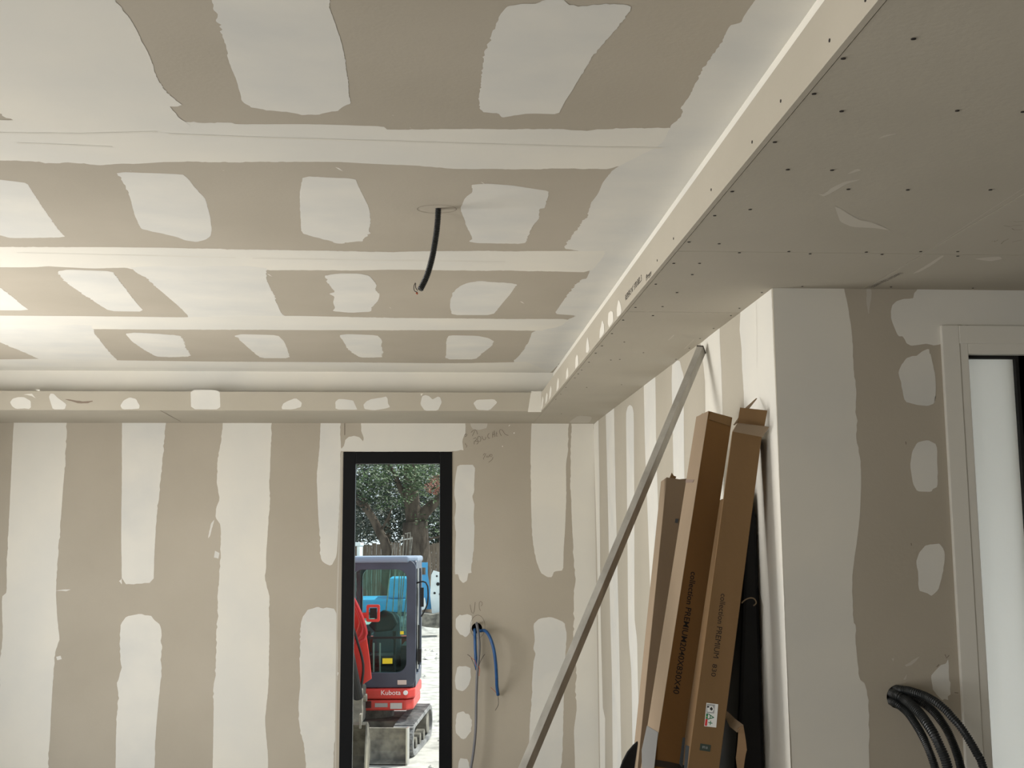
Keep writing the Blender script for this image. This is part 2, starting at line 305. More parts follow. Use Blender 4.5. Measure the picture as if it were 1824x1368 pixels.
# ceiling with bands of joint compound
mb = MB(); mb.box((XL - 0.2, YBK - 0.2, ZC), (XB, YB, ZC + 0.02), BOARD)
mb.box((XL - 0.2, YBK - 0.2, ZC + 0.02), (XR + 0.2, YF + 0.2, 2.95), BOARD); mb.box((XR + 0.2, YBK - 0.2, ZC + 0.02), (XRR + 0.2, YP + 0.2, 2.95), BOARD)
mb.box((XB, YBK, ZS + 0.03), (XB + 0.02, YB + 0.02, ZC + 0.02), CREAM)      # back of the light cove, right
mb.box((XL, YB, ZS + 0.03), (XB + 0.02, YB + 0.02, ZC + 0.02), CREAM)       # back of the light cove, far
ceil = [
 ('C', [(-60,-60),(200,-60),(206,2),(214,10),(232,33),(245,58),(262,90),(274,118),(282,142),(290,158),(299,166),(308,174),(325,188),(302,190),(308,197),(314,202),(320,210),(332,217),(340,226),(-60,226),(-60,214),(26,214),(10,209),(0,202),(-60,180)]),
 ('C', [(-60,214),(24,214),(328,217),(370,219),(412,218),(420,221),(560,221),(684,225),(690,231),(800,229.5),(1000,229.5),(1028,231),(1042,234),(1075,229),(1120,228),(1200,228),(1180,260),(1092,301),(1000,300),(912,302),(860,301),(800,300),(740,295),(650,291),(600,288),(300,288),(240,292),(215,291),(180,294),(120,289),(90,291),(60,288),(0,285),(-60,284)]),
 ('G', [(1400,-60),(1345,0),(1327,25),(1320,40),(1300,45),(1288,70),(1266,103),(1257,115),(1238,150),(1228,170),(1212,192),(1217,200),(1195,228),(1178,258),(1092,301),(1074,325),(1065,345),(1052,362),(1045,385),(1034,400),(1024,415),(1012,430),(1003,443),(1035,447),(1052,470),(1050,484),(1045,496),(1034,498),(1024,512),(1014,520),(1004,535),(987,559),(1027,562),(1013,569),(948,591),(944,603),(940,612),(926,632),(914,644),(930,650),(985,668),(1460,0),(1500,-60)]),
 ('C', [(-60,438),(0,440),(180,440),(300,441),(420,444),(560,446),(690,449),(770,447),(912,447),(1036,447),(1082,447),(1052,485),(960,483),(912,482),(850,482),(700,480),(620,482),(560,481),(475,481),(430,478),(240,480),(225,477),(160,478),(100,475),(85,474),(60,476),(-60,476)]),
 ('G', [(230,474),(245,487),(262,497),(290,521),(318,545),(336,563),(330,570),(512,570),(500,556),(487,525),(475,498),(474,474)]),
 ('C', [(-60,562),(0,562),(160,563),(330,565),(505,562),(700,566),(912,568),(1016,568),(1000,580),(960,590),(912,588),(600,588),(300,587),(160,586),(120,585),(60,584),(-60,583)]),
 ('G', [(-60,578),(165,578),(166,592),(173,600),(185,615),(196,628),(212,645),(75,645),(73,640),(60,635),(40,626),(0,610),(-60,590)]),
 ('C', [(-60,640),(0,640),(75,639),(230,642),(400,644),(600,645),(800,647),(912,645),(940,645),(990,668),(500,666),(-60,664)]),
 ('G', [(370,-60),(378,0),(387,32),(400,72),(406,95),(404,97),(412,122),(420,140),(428,165),(432,182),(450,192),(500,198),(520,200),(540,205),(565,204),(590,199),(605,197),(612,189),(625,184),(622,165),(618,130),(612,90),(600,50),(588,15),(578,-60)]),
 ('G', [(893,22),(905,10),(930,5),(950,5),(962,1),(985,-4),(1007,-2),(1018,8),(1050,8),(1108,7),(1127,12),(1105,42),(1085,65),(1060,95),(1040,125),(1018,163),(1005,182),(995,203),(940,202),(912,206),(895,209),(888,202),(857,199),(852,180),(858,140),(862,105),(870,75),(882,40)]),
 ('G', [(-60,320),(0,320),(18,322),(48,326),(60,345),(80,375),(105,410),(117,423),(20,424),(0,419),(-60,410)]),
 ('G', [(208,306),(325,310),(335,318),(345,331),(367,355),(374,385),(377,408),(375,420),(366,427),(350,431),(330,428),(315,422),(285,415),(250,407),(240,385),(233,355),(222,330)]),
 ('G', [(539,313),(633,318),(638,330),(645,345),(657,368),(662,395),(658,420),(648,430),(630,431),(612,434),(590,432),(570,425),(537,415),(535,380),(534,342)]),
 ('G', [(840,329),(850,328),(870,327),(912,330),(945,335),(977,340),(976,350),(970,370),(961,372),(961,388),(950,400),(943,415),(937,434),(850,433),(835,430),(842,425),(830,400),(820,372),(828,352),(842,342)]),
 ('G', [(-60,510),(0,512),(15,522),(35,540),(52,553),(-60,552)]),
 ('G', [(103,483),(120,480),(200,483),(210,495),(222,512),(235,530),(257,555),(195,554),(165,535),(135,515),(112,498)]),
 ('G', [(577,491),(600,487),(640,487),(658,491),(666,500),(671,509),(668,515),(677,525),(672,537),(664,545),(662,555),(625,557),(592,554),(597,548),(593,538),(596,528),(586,523),(597,520),(588,508)]),
 ('G', [(822,508),(835,503),(855,500),(880,503),(912,504),(921,507),(908,525),(895,540),(878,561),(805,561),(801,545),(805,520)]),
 ('G', [(223,594),(240,592),(320,597),(326,607),(332,620),(341,635),(310,636),(280,635),(255,622),(235,608)]),
 ('G', [(418,598),(430,595),(495,597),(506,608),(512,622),(516,638),(465,638),(445,622),(428,606)]),
 ('G', [(604,597),(620,595),(672,597),(680,605),(680,618),(684,636),(640,637),(620,622),(610,606)]),
 ('G', [(795,605),(800,597),(850,598),(870,602),(880,608),(876,616),(862,627),(847,640),(794,640),(795,620)]),
]
for k, p in ceil: patch(mb, S_CEIL, p, MM[k], rag=0.0042, soft=1, step=0.008)
rnd = random.Random(3)
for (x, y, s) in ((604,300,7),(700,205,1.5),(233,304,1.5),(398,303,1.5),(860,325,4),(480,489,5),(695,548,2),(930,538,4),(731,227,1.5)):
    patch(mb, S_CEIL, [(x - s, y - s * .4), (x, y - s * .1), (x + s, y + s * .7), (x, y + s * .3)], CREAM, soft=0, rag=0)
for p in ([(0,237),(140,239),(280,235)], [(300,239),(480,246),(700,252),(900,258)], [(900,258),(1040,262),(1180,264)], [(30,255),(200,262)], [(30,450),(420,459)], [(450,460),(700,464),(900,466)], [(0,654),(400,657),(800,660)]):
    stroke(mb, S_CEIL, p, 0.012 if p[0][1] > 200 else 0.004, STREAK, off=0.0007)
stroke(mb, S_CEIL, [(778 + 35 * math.cos(a * 0.2), 372.5 + 7.4 * math.sin(a * 0.2)) for a in range(33)], 0.0016, PENCIL)
ce = tag(mb.build('ceiling', fix=False), kind='structure')
# dropped border: the boards facing down
mb = MB()
G = 0.0022
xs, xe = XU + 0.0135, XRR
J = at(1480, 450.5, 2, ZS).y; JX = at(1640, 455, 2, ZS).x; J2 = at(1200, 556, 2, ZS).y
def slab(x0, x1, y0, y1, zt=0.0): mb.box((x0 + G / 2, y0 + G / 2, ZS + zt), (x1 - G / 2, y1 - G / 2, ZS + 0.0125 + zt), BOARD2)
slab(xs, JX, YBK, J); slab(JX, xe, YBK, J); slab(xs, JX, J, J2); slab(xs, XR + 0.15, J2, YF); slab(JX, xe, J, YP + 0.2)
mb.box((XL, YU + 0.0135, ZS + 0.0004), (xs, YF, ZS + 0.0125), BOARD2)
mb.box((XU + 0.005, YBK, ZS + 0.012), (XR + 0.19, YF, ZS + 0.03), DARK); mb.box((XR + 0.19, YBK, ZS + 0.012), (XRR, YP + 0.2, ZS + 0.03), DARK); mb.box((XL, YU + 0.005, ZS + 0.012), (XU + .01, YF, ZS + 0.03), DARK)
mb.box((XB + 0.02, YBK, ZS + 0.03), (XB + 0.04, YF, ZC), BOARD2)
for p in (Z(912,0,2,[(1150,735),(1165,740),(1200,762),(1240,785),(1280,790),(1350,820),(1290,812),(1210,808),(1170,790),(1160,765)]), Z(912,0,2,[(1090,690),(1110,700),(1150,680),(1190,655),(1245,638),(1190,645),(1140,668),(1110,692)]), Z(912,0,2,[(1190,622),(1245,606),(1230,600)]),
          Z(912,0,2,[(1300,495),(1375,475),(1330,480)]), Z(1440,420,4.75,[(880,320),(940,305),(1040,250),(1150,170),(1130,165),(1020,235),(930,290)]), Z(1440,420,4.75,[(1400,195),(1520,180),(1620,175),(1640,195),(1540,215)]),
          Z(1180,400,6.08,[(120,1190),(60,1250),(65,1255),(130,1200)]), Z(1180,400,6.08,[(230,1350),(330,1250),(350,1240),(250,1340)])):
    patch(mb, S_SOF, p, CHALK, soft=1, rag=0.0006, off=0.0003)
for p in ([(1120,554),(1160,556),(1210,553),(1260,557),(1265,558)], [(1050,617),(1100,616)], [(0,0)]):
    if len(p) > 1: stroke(mb, S_SOF, p, 0.003, CHALK, off=0.0003)
stroke(mb, S_SOF, [(1640,455),(1700,416),(1760,376),(1830,331)], 0.0018, CHALK, off=0.0003)
stroke(mb, S_SOF, [(1545,515),(1600,480),(1640,455)], 0.0012, CHALK, off=0.0003)
for p in (Z(1740,320,9.77,[(640,730),(700,735),(820,725)]), Z(1740,320,9.77,[(470,800),(590,822),(640,800),(780,798)]), Z(1740,320,9.77,[(610,850),(650,875),(780,872),(790,860)]), Z(1740,320,9.77,[(260,1075),(310,1060),(300,1085),(370,1050)]), Z(1740,320,9.77,[(420,1120),(470,1070),(555,1030)]), Z(1740,320,9.77,[(620,1085),(700,1068),(780,1048)])):
    stroke(mb, S_SOF, p, 0.0016, PENCIL, off=0.0003)
stroke(mb, S_SOF, [(285,731),(322,751)], 0.004, PENCIL, off=0.0006)
patch(mb, S_SOF, [(1012,753),(1030,740),(1055,742),(1050,753)], SMEAR, rag=0.001)
so_ = mb.build('soffit', ce, fix=False)
# upstand boards of the cove
mb = MB(); HU = 0.113
JY = at(1111, 540, 0, XU).y
mb.box((XU, YBK, ZS - 0.001), (XU + 0.0125, JY - 0.001, ZS + HU), BOARD2); mb.box((XU + 0.0004, JY + 0.001, ZS - 0.001), (XU + 0.0125, YU, ZS + HU), BOARD2)
mb.box((XU + 0.004, JY - 0.01, ZS), (XU + 0.01, JY + 0.01, ZS + HU - .002), DARK)
for p in ([(692,262),(708,290),(720,355),(712,390),(680,415),(678,340)], [(605,380),(625,362),(645,370),(648,450),(612,505),(600,470)], [(553,440),(568,480),(570,550),(527,605),(532,530)], [(422,585),(432,620),(440,695),(425,728),(410,725),(412,660)], [(332,740),(342,760),(344,830),(317,865),(320,770)], [(250,850),(255,885),(256,930),(235,960),(238,890)], [(167,940),(174,970),(172,1030),(152,1065),(157,990)], [(103,1010),(110,1040),(105,1100),(87,1140),(93,1060)], [(68,1070),(77,1090),(72,1140),(55,1175),(59,1110)], [(33,1100),(40,1130),(32,1200),(20,1225),(25,1150)]):
    patch(mb, (0, XU, -1), Z(960, 480, 4.886, p), CREAM, rag=0.0008, step=0.01)
up = mb.build('upstand', ce, fix=False)
mb = MB(); mb.box((XL, YU, ZS - 0.001), (XU - 0.0001, YU + 0.0125, ZS + HU), BOARD2)
A = lambda p: Z(0, 630, 9.12, p); Bq = lambda p: Z(600, 640, 9.12, p); C3 = lambda p: Z(0, 640, 1.88, p)
for k, p in (('G', A([(165,790),(210,730),(300,705),(400,715),(500,760),(505,895),(250,897),(200,860)])), ('G', A([(795,700),(820,650),(870,650),(940,720),(1080,820),(1050,905),(860,905),(820,790)])), ('T', A([(1050,740),(1120,740),(1230,765),(1360,780),(1520,768),(1420,795),(1340,808),(1250,805),(1170,775)])),
             ('G', C3([(403,155),(415,138),(435,128),(455,133),(470,155),(465,167),(410,167)])), ('G', C3([(638,102),(735,103),(738,168),(640,167)])), ('G', C3([(943,160),(950,147),(990,130),(1012,145),(1008,160),(980,168),(945,168)])),
             ('G', Bq([(-25,690),(30,645),(130,650),(265,670),(290,730),(320,790),(330,820),(-20,815)])), ('G', Bq([(430,740),(480,680),(560,645),(740,620),(800,605),(825,640),(830,720),(865,775),(790,800),(600,828),(450,810)])),
             ('G', Bq([(1355,730),(1385,600),(1440,580),(1500,600),(1555,655),(1640,605),(1680,620),(1705,700),(1640,835),(1430,835)])), ('G', [(843,718),(850,712),(880,711),(886,717),(872,731),(850,730)]), ('C', [(946,697),(965,697),(964,734),(940,734)])):
    patch(mb, S_UPF, p, MM[k], rag=0.0015, soft=1 if k != 'C' else 0, step=0.012)
for p in (Bq([(1360,560),(1400,555),(1370,600)]), A([(560,580),(640,582),(655,605),(620,605)]), A([(380,668),(440,655),(520,650),(580,725),(520,690),(440,670)])): patch(mb, S_UPF, p, CREAM, soft=0, rag=0)
upf = mb.build('upstand', ce, fix=False)
# screws
SCREWM = mat('screw_head', (0.035, 0.03, 0.028), 0.6, metal=0.3)
def screw_mesh():
    m_ = MB(); m_.tube([(0, 0, 0), (0, 0, -0.0012)], 0.0042, SCREWM, 10); return m_
sm = screw_mesh().build('screw', so_)
sof_px = [(1627,69),(1502,104),(1450,167),(1499,198),(1705,197),(1822,199),(1380,253),(1304,341),(1403,302),(1482,302+1),(1511,337),(1617,338),(1764,338),(1273,384),(1336,373),(1227,431),(1281,434),(1317,450),(1405,448),(1443,452),(1543,449),(1571,453),(1640,448),(1706,448),(1706,456),
          (1200,469),(1246,469),(1233,489),(1168,506),(1206,521),(1180,549-3),(1132,547.5),(1163,562),(1110,570),(1090,594),(1072,616),(1061,629),(1049,645),(1030,666),(1024,673),(1008,690),(999,702),(990,711),(1036,659),(1045,690),(1000,737),(1112,609),(1088,641),(1429,510),(1357,521),(1317,549),(1302,562),(1271,585),(1247,603),(1228,620),(1204,640),(1587,511),(1733,513),(1104,650-60+50),(1146,628),(1107,745-60)]
for i, (x, y) in enumerate(sof_px):
    o = sm if i == 0 else sm.copy()
    if i: COL.objects.link(o)
    o.location = at(x, y, 2, ZS - 0.0008); s = 0.85 if i < 13 else (0.8 if i < 40 else 0.65); o.scale = (s * 1.25, s, 1)
up_px = [(1478,72),(1391,180),(1340,180+73),(1267,338),(1200,425),(1171,464),(1542,0)]
for i, (x, y) in enumerate(up_px):
    o = sm.copy(); COL.objects.link(o); o.parent = up; o.rotation_euler = (0, math.pi / 2, 0); o.location = at(x, y, 0, XU); o.scale = (0.8, 0.8, 1)

def text_mesh(txt, size, m, shear=0.0, bold=0.0):
    c = D.curves.new('t', 'FONT'); c.body = txt; c.size = size; c.align_x = 'CENTER'; c.align_y = 'CENTER'; c.shear = shear; c.offset = bold
    o = D.objects.new('t', c); COL.objects.link(o); dg = bpy.context.evaluated_depsgraph_get(); dg.update()
    me = D.meshes.new_from_object(o.evaluated_get(dg)); D.objects.remove(o); D.curves.remove(c)
    me.materials.clear(); me.materials.append(m); return me
def place_text(name, txt, O, ex, ey, length, m, parent, height=None, shear=0.0, bold=0.0):
    # centred at O, running along ex, letters' up along ey, fitted to a length and optional height
    me = text_mesh(txt, 1.0, m, shear, bold); xs_ = [v.co.x for v in me.vertices]; ys_ = [v.co.y for v in me.vertices]
    sx = length / (max(xs_) - min(xs_)); sy = sx if height is None else height / (max(ys_) - min(ys_))
    cx, cy = (max(xs_) + min(xs_)) / 2, (max(ys_) + min(ys_)) / 2
    for v in me.vertices: v.co = O + ex * ((v.co.x - cx) * sx) + ey * ((v.co.y - cy) * sy)
    o = D.objects.new(name, me); COL.objects.link(o)
    if parent is not None: keep(o, parent)
    return o
# stamped board markings on the upstand and the soffit
PA, PB = at(1114, 538, 0, XU - .0007), at(1143, 506, 0, XU - .0007)
o_ = place_text('printed_marking', 'REPÈRE N° 370 BEL.3', Vector((XU - .0007, (PA.y + PB.y) / 2, ZS + 0.038)), Vector((0, -1, 0)), Vector((0, 0, 1)), abs(PB.y - PA.y), SCREWM, None, 0.026); o_.parent = up
PA, PB = at(1151, 494, 0, XU - .0007), at(1160, 486, 0, XU - .0007)
o_ = place_text('printed_marking', 'Prem', (PA + PB) / 2 + Vector((0, 0, 0)), Vector((0, -1, 0)), Vector((0, 0, 1)), abs(PB.y - PA.y), SCREWM, None, 0.02); o_.parent = up
PA, PB = at(1552, 512, 2, ZS - .002), at(1606, 486, 2, ZS - .002)
e1 = (PB - PA).normalized(); o_ = place_text('printed_marking', '13-06-22 N° 73:56 VARIETE', (PA + PB) / 2, -e1, Vector((0, 0, 1)).cross(-e1) * -1, (PB - PA).length, SCREWM, None, 0.016); o_.parent = so_

# ------------------------------------------------------------------ tall dark window
GL = glassmat('tinted_pane', (0.88, 0.90, 0.88), 0.35)
root = tag(empty('window_1', ((WX0 + WX1) / 2, YF, 0)), kind='structure')
mb = MB(); g0, g1, gz = -0.4828, 0.0752, 2.081
yf0, yf1 = YF - 0.006, YF + 0.07
def quadframe(mb, x0, x1, z0, z1, a0, a1, b0, b1, y0, y1, m):
    mb.box((x0, y0, z0), (a0, y1, z1), m); mb.box((a1, y0, z0), (x1, y1, z1), m); mb.box((a0, y0, b1), (a1, y1, z1), m); mb.box((a0, y0, z0), (a1, y1, b0), m)
quadframe(mb, WX0, WX1, 0.0, WZ1, g0, g1, 0.09, gz, yf0, yf1, ANTH)
keep(mb.build('window_frame', bevel=0.003), root)
mb = MB(); mb.box((g0 - 0.01, YF + 0.03, 0.08), (g1 + 0.01, YF + 0.036, gz + 0.01), GL); keep(mb.build('window_pane'), root)
mb = MB(); mb.box((WX0 - 0.02, YF + 0.07, -0.03), (WX1 + 0.02, YF + 0.25, 0.0), ANTH); keep(mb.build('window_sill'), root)

# ------------------------------------------------------------------ white glazed door on the right
WHT = mat('white_lacquered_aluminium', (0.70, 0.68, 0.62), 0.45, spec=0.4); GASK = mat('black_gasket', (0.01, 0.01, 0.01), 0.6)
root = tag(empty('door_1', (2.4, YP, 0)), kind='structure')
c0, c1 = 1.724, 1.7535
ct, cg = 2.229, 2.135
mb = MB(); quadframe(mb, DX0, 3.18, 0, ct, c0, 3.12, 0.0, ct - 0.06, YP - 0.014, YP + 0.02, WHT); keep(mb.build('door_casing', bevel=0.002), root)
mb = MB(); quadframe(mb, c0 - 0.005, 3.125, 0, ct - 0.055, c1, 3.09, 0.05, cg, YP - 0.010, YP + 0.06, WHT); keep(mb.build('door_frame', bevel=0.002), root)
mb = MB(); quadframe(mb, c1 - 0.004, 3.09, 0.05, cg + 0.004, c1 + 0.0015, 1.925, 0.06, cg - 0.010, YP + 0.02, YP + 0.055, GASK); mb.box((1.936, YP + 0.02, 0.05), (1.96, YP + 0.055, cg), GASK); mb.box((1.96, YP + .02, cg - .01), (3.09, YP + .055, cg), GASK); keep(mb.build('gasket'), root)
FROST = D.materials.new('frosted_pane'); FROST.use_nodes = True; t_ = FROST.node_tree; t_.nodes.clear()
o__ = t_.nodes.new('ShaderNodeOutputMaterial'); a__ = t_.nodes.new('ShaderNodeAddShader'); tl = t_.nodes.new('ShaderNodeBsdfTranslucent'); tl.inputs[0].default_value = (0.97, 0.99, 0.97, 1); df = t_.nodes.new('ShaderNodeBsdfDiffuse'); df.inputs[0].default_value = (0.18, 0.19, 0.19, 1)
t_.links.new(tl.outputs[0], a__.inputs[0]); t_.links.new(df.outputs[0], a__.inputs[1]); t_.links.new(a__.outputs[0], o__.inputs[0])
mb = MB(); mb.add([(c1, YP + 0.038, 0.05), (3.09, YP + 0.038, 0.05), (3.09, YP + 0.038, cg), (c1, YP + 0.038, cg)], [(0, 1, 2, 3)], FROST); keep(mb.build('door_pane'), root)
REND = mat('white_render', (0.80, 0.80, 0.78), 0.9, c2=(0.76, 0.76, 0.74), scale=1.5, bump=0.1, bscale=60)
mb = MB(); mb.box((XR + 0.2, 6.6, -0.8), (7.0, 6.8, 2.6), REND); tag(mb.build('wall_outside'), kind='structure')
mb = MB(); mb.box((XR + 0.2, YP + 0.2, -0.3), (7.0, 6.6, -0.03), REND); tag(mb.build('added_trim_2'), kind='structure')  # unseen pale slab, added to bounce light onto the lower door pane
mb = MB(); mb.box((XR + 0.2, YP + 0.2, 2.18), (7.0, 5.25, 2.4), mat('added_shade_eave', (0.10, 0.105, 0.11), 0.8)); tag(mb.build('added_trim_1'), kind='structure')  # unseen eave, added and kept dark to shade the top of the pane

# ------------------------------------------------------------------ metal straightedge
ALU = mat('scuffed_aluminium', (0.36, 0.345, 0.31), 0.6, metal=0.1, c2=(0.5, 0.485, 0.44), scale=14, stretch=(1, 1, 0.3), bump=0.1, bscale=60, spec=0.4)
T = at(1249.5, 622, 0, XR - 0.022); Bp = aty(936, 1368, 3.92); ax_ = (T - Bp).normalized(); Bf = Bp - ax_ * ((Bp.z - 0.016) / ax_.z)
T = T - ax_ * 0.0
side = Vector((1, -0.55, 0)); side = (side - ax_ * side.dot(ax_)).normalized(); nrm = ax_.cross(side).normalized()
mb = MB(); a_, b_ = 0.013, 0.021
Lr = (T - Bf).length
def bar(mb, O, ax, s, n, hs, hn, L, m, z0=0.0):
    pts = [O + ax * z0 + s * (hs * i) + n * (hn * j) for i, j in ((-1, -1), (1, -1), (1, 1), (-1, 1))]; mb.prism(pts, ax * (L - z0), m)
bar(mb, Vector((0, 0, 0)), ax_, side, nrm, a_, b_, Lr, ALU)
root = tag(empty('straightedge', Bf), 'long grey aluminium straightedge leaning diagonally against the right wall, top under the dropped ceiling', 'straightedge')
o_ = mb.build('rule_bar', root, bevel=0.0012)
mb = MB(); bar(mb, Vector((0, 0, 0)), ax_, side, nrm, a_ + 0.0006, b_ + 0.0006, Lr + 0.001, mat('dark_plastic_cap', (0.08, 0.07, 0.06), 0.6), z0=Lr - 0.006); mb.build('end_cap', root)

# ------------------------------------------------------------------ door cartons
def card(n, c, c2): return mat(n, c, 0.8, c2=c2, scale=6, stretch=(1, 1, 0.12), bump=0.06, bscale=70, spec=0.25)
CARD1 = card('brown_cardboard', (0.17, 0.10, 0.042), (0.195, 0.115, 0.052)); CARD0 = card('dark_brown_cardboard', (0.15, 0.077, 0.024), (0.17, 0.088, 0.03)); CARD2 = card('lit_pale_cardboard', (0.25, 0.188, 0.125), (0.29, 0.215, 0.145)); CARDI = mat('cardboard_inside', (0.40, 0.26, 0.15), 0.9)  # pale card also carries the lit tone of B's side and C's flap
TAPE = mat('grey_tape', (0.15, 0.147, 0.142), 0.45, spec=0.4); TAPEB = mat('black_tape', (0.02, 0.018, 0.018), 0.35, spec=0.5); TAPED = mat('dark_grey_tape', (0.07, 0.08, 0.09), 0.4)
def carton(name, label, ptop, ytop, pbot, ybot, w_, d_, yaw, m, th=0.004):
    Pt = aty(*ptop, ytop); Pb = aty(*pbot, ybot); ax = (Pt - Pb).normalized(); P0 = Pb - ax * (Pb.z / ax.z)
    ex = Vector((math.cos(yaw), math.sin(yaw), 0)); ex = (ex - ax * ex.dot(ax)).normalized(); ey = ax.cross(ex).normalized()
    if ey.y < 0: ey = -ey
    low = max(0.0, -min(((ex * a * w_) + (ey * b * d_)).z for a in (0, 1) for b in (0, 1))) / ax.z
    P0 = P0 + ax * low; L = (Pt - P0).length
    root = tag(empty(name, P0), label, 'cardboard box', 'long door cartons leaning on the right wall')
    mb = MB(); O = Vector((0, 0, 0))
    def wall(o, s, n, ls, ln, z0=0, z1=L): mb.prism([o + ax * z0, o + ax * z0 + s * ls, o + ax * z0 + s * ls + n * ln, o + ax * z0 + n * ln], ax * (z1 - z0), m)
    wall(O, ex, ey, w_, th); wall(O + ey * (d_ - th), ex, ey, w_, th); wall(O + ey * th, ex, ey, th, d_ - 2 * th); wall(O + ey * th + ex * (w_ - th), ex, ey, th, d_ - 2 * th)
    wall(O + ex * th + ey * th, ex, ey, w_ - 2 * th, d_ - 2 * th, 0, 0.01); wall(O + ex * th + ey * th, ex, ey, w_ - 2 * th, d_ - 2 * th, L - 0.09, L - 0.085)
    mb.build('carton_body', root, bevel=0.0012)
    return root, ax, ex, ey, L, P0
def pxquad(mb, pts, th, m, root):      # card flap through four pixel corners with their own distances
    P = [aty(x, y, Y) - root.location for x, y, Y in pts]; n = (P[1] - P[0]).cross(P[3] - P[0]).normalized(); mb.prism(P, n * th, m)
# carton C (front right, open flaps)
rC, aC, eC, nC, LC, P0C = carton('door_carton', 'open-topped brown carton with raised flaps, printed collection PREMIUM 830 and an A+ sticker', (1305, 766), 3.82, (1225, 1368), 3.79, 0.0955, 0.12, -0.22, CARD1)
mb = MB(); pxquad(mb, [(1305,767,3.795),(1358,777,3.80),(1369.5,760,3.765),(1313,753,3.76)], 0.004, CARD2, rC); mb.build('flap', rC)  # front flap in paler card, the light it catches put into the colour
mb = MB(); pxquad(mb, [(1313.5,757,3.83),(1361,763,3.80),(1367,731,3.79),(1318.5,726,3.82)], 0.004, CARD1, rC); mb.build('flap', rC)
mb = MB(); pxquad(mb, [(1306,757,3.81),(1313,752,3.84),(1347,709,3.90),(1328,726,3.86)], 0.004, CARD2, rC); mb.build('flap', rC)
rD, aD, eD, nD, LD, P0D = carton('door_carton', 'dark carton pressed behind the A+ sticker carton, only a thin right edge showing', (1316, 880), 3.98, (1254, 1368), 3.95, 0.040, 0.36, 0.0, CARD1)  # edge shows; depth stretched to keep light out of the wedge behind
# carton B (middle, tallest)
rB, aB, eB, nB, LB, P0B = carton('door_carton', 'closed-looking middle carton, taped at the bottom, printed collection PREMIUM2040X830X40 in bold', (1262.6, 732), 4.08, (1166, 1355), 3.92, 0.0915, 0.105, 0.20, CARD0)
# side face of B, same cardboard with the light from the left put into its colour
mb = MB(); mb.prism([-eB * 0.0012, -eB * 0.0012 + nB * 0.105, nB * 0.105 - eB * 0.0002, -eB * 0.0002], aB * LB, CARD2); mb.build('lit_side_panel', rB)
mb = MB(); k_ = LB - 0.03; mb.prism([-nB * 0.003 + eB * 0.004 + aB * k_, -nB * 0.003 + eB * 0.087 + aB * (k_ - .004), -nB * 0.003 + eB * 0.085 + aB * (LB - .004), -nB * 0.003 + eB * 0.006 + aB * (LB - .001)], nB * 0.0025, CARD1); mb.build('flap', rB)
mb = MB(); O = eB * 0.004 + nB * 0.09 + aB * (LB - 0.002); mb.prism([O, O + eB * 0.078, O + eB * 0.07 + aB * 0.012, O + aB * 0.016 + eB * 0.01], nB * 0.004, CARDI); mb.build('flap', rB)
# carton A (back left, shortest)
rA, aA, eA, nA, LA, P0A = carton('door_carton', 'shortest carton at the back left with a torn top, half hidden by the one with the lit side', (1187.5, 850), 4.36, (1140, 1323), 4.24, 0.10, 0.09, 0.05, CARD2)
mb = MB(); O = aA * LA; mb.prism([O + eA * 0.012, O + eA * 0.034, O + eA * 0.036 + aA * 0.008, O + eA * 0.026 + aA * 0.010, O + eA * 0.018 + aA * 0.02], nA * 0.004, CARD1); mb.build('flap', rA)
mb = MB(); mb.prism([O + eA * 0.05 - nA * .001, O + eA * 0.098 - nA * .001, O + eA * 0.098 + aA * 0.012 - nA * .001], nA * 0.004, CARD2); mb.build('flap', rA)
# prints
def on_face(P0, ax, ex, ey, px, off=-0.0008):     # pixel -> point on the carton's front face
    d = ray(*px); n = ey; t = (P0 + ey * off - CAMP).dot(n) / d.dot(n); return CAMP + d * t
def face_text(name, txt, root, P0, ax, ex, ey, pa, pb, m, h, bold=0.0):
    A1 = on_face(P0, ax, ex, ey, pa); B1 = on_face(P0, ax, ex, ey, pb); e = (B1 - A1).normalized()
    up_ = (ex - e * ex.dot(e)).normalized(); return place_text(name, txt, (A1 + B1) / 2, e, up_, (B1 - A1).length, m, root, h, bold=bold)
face_text('printed_text', 'collection PREMIUM2040X830X40', rB, P0B, aB, eB, nB, (1236, 1019), (1204, 1236), mat('print_black', (0.012, 0.009, 0.008), 0.8), 0.021, 0.008)['label'] = 'bold black lettering reading collection PREMIUM2040X830X40'
PG = mat('print_grey_black', (0.02, 0.014, 0.01), 0.8)
face_text('printed_text', 'collection PREMIUM', rC, P0C, aC, eC, nC, (1289, 1058), (1275, 1172), PG, 0.017)['label'] = 'thin dark lettering reading collection PREMIUM'
face_text('printed_text', '830', rC, P0C, aC, eC, nC, (1273.5, 1183), (1270.5, 1205), PG, 0.014)['label'] = 'thin dark digits 830'
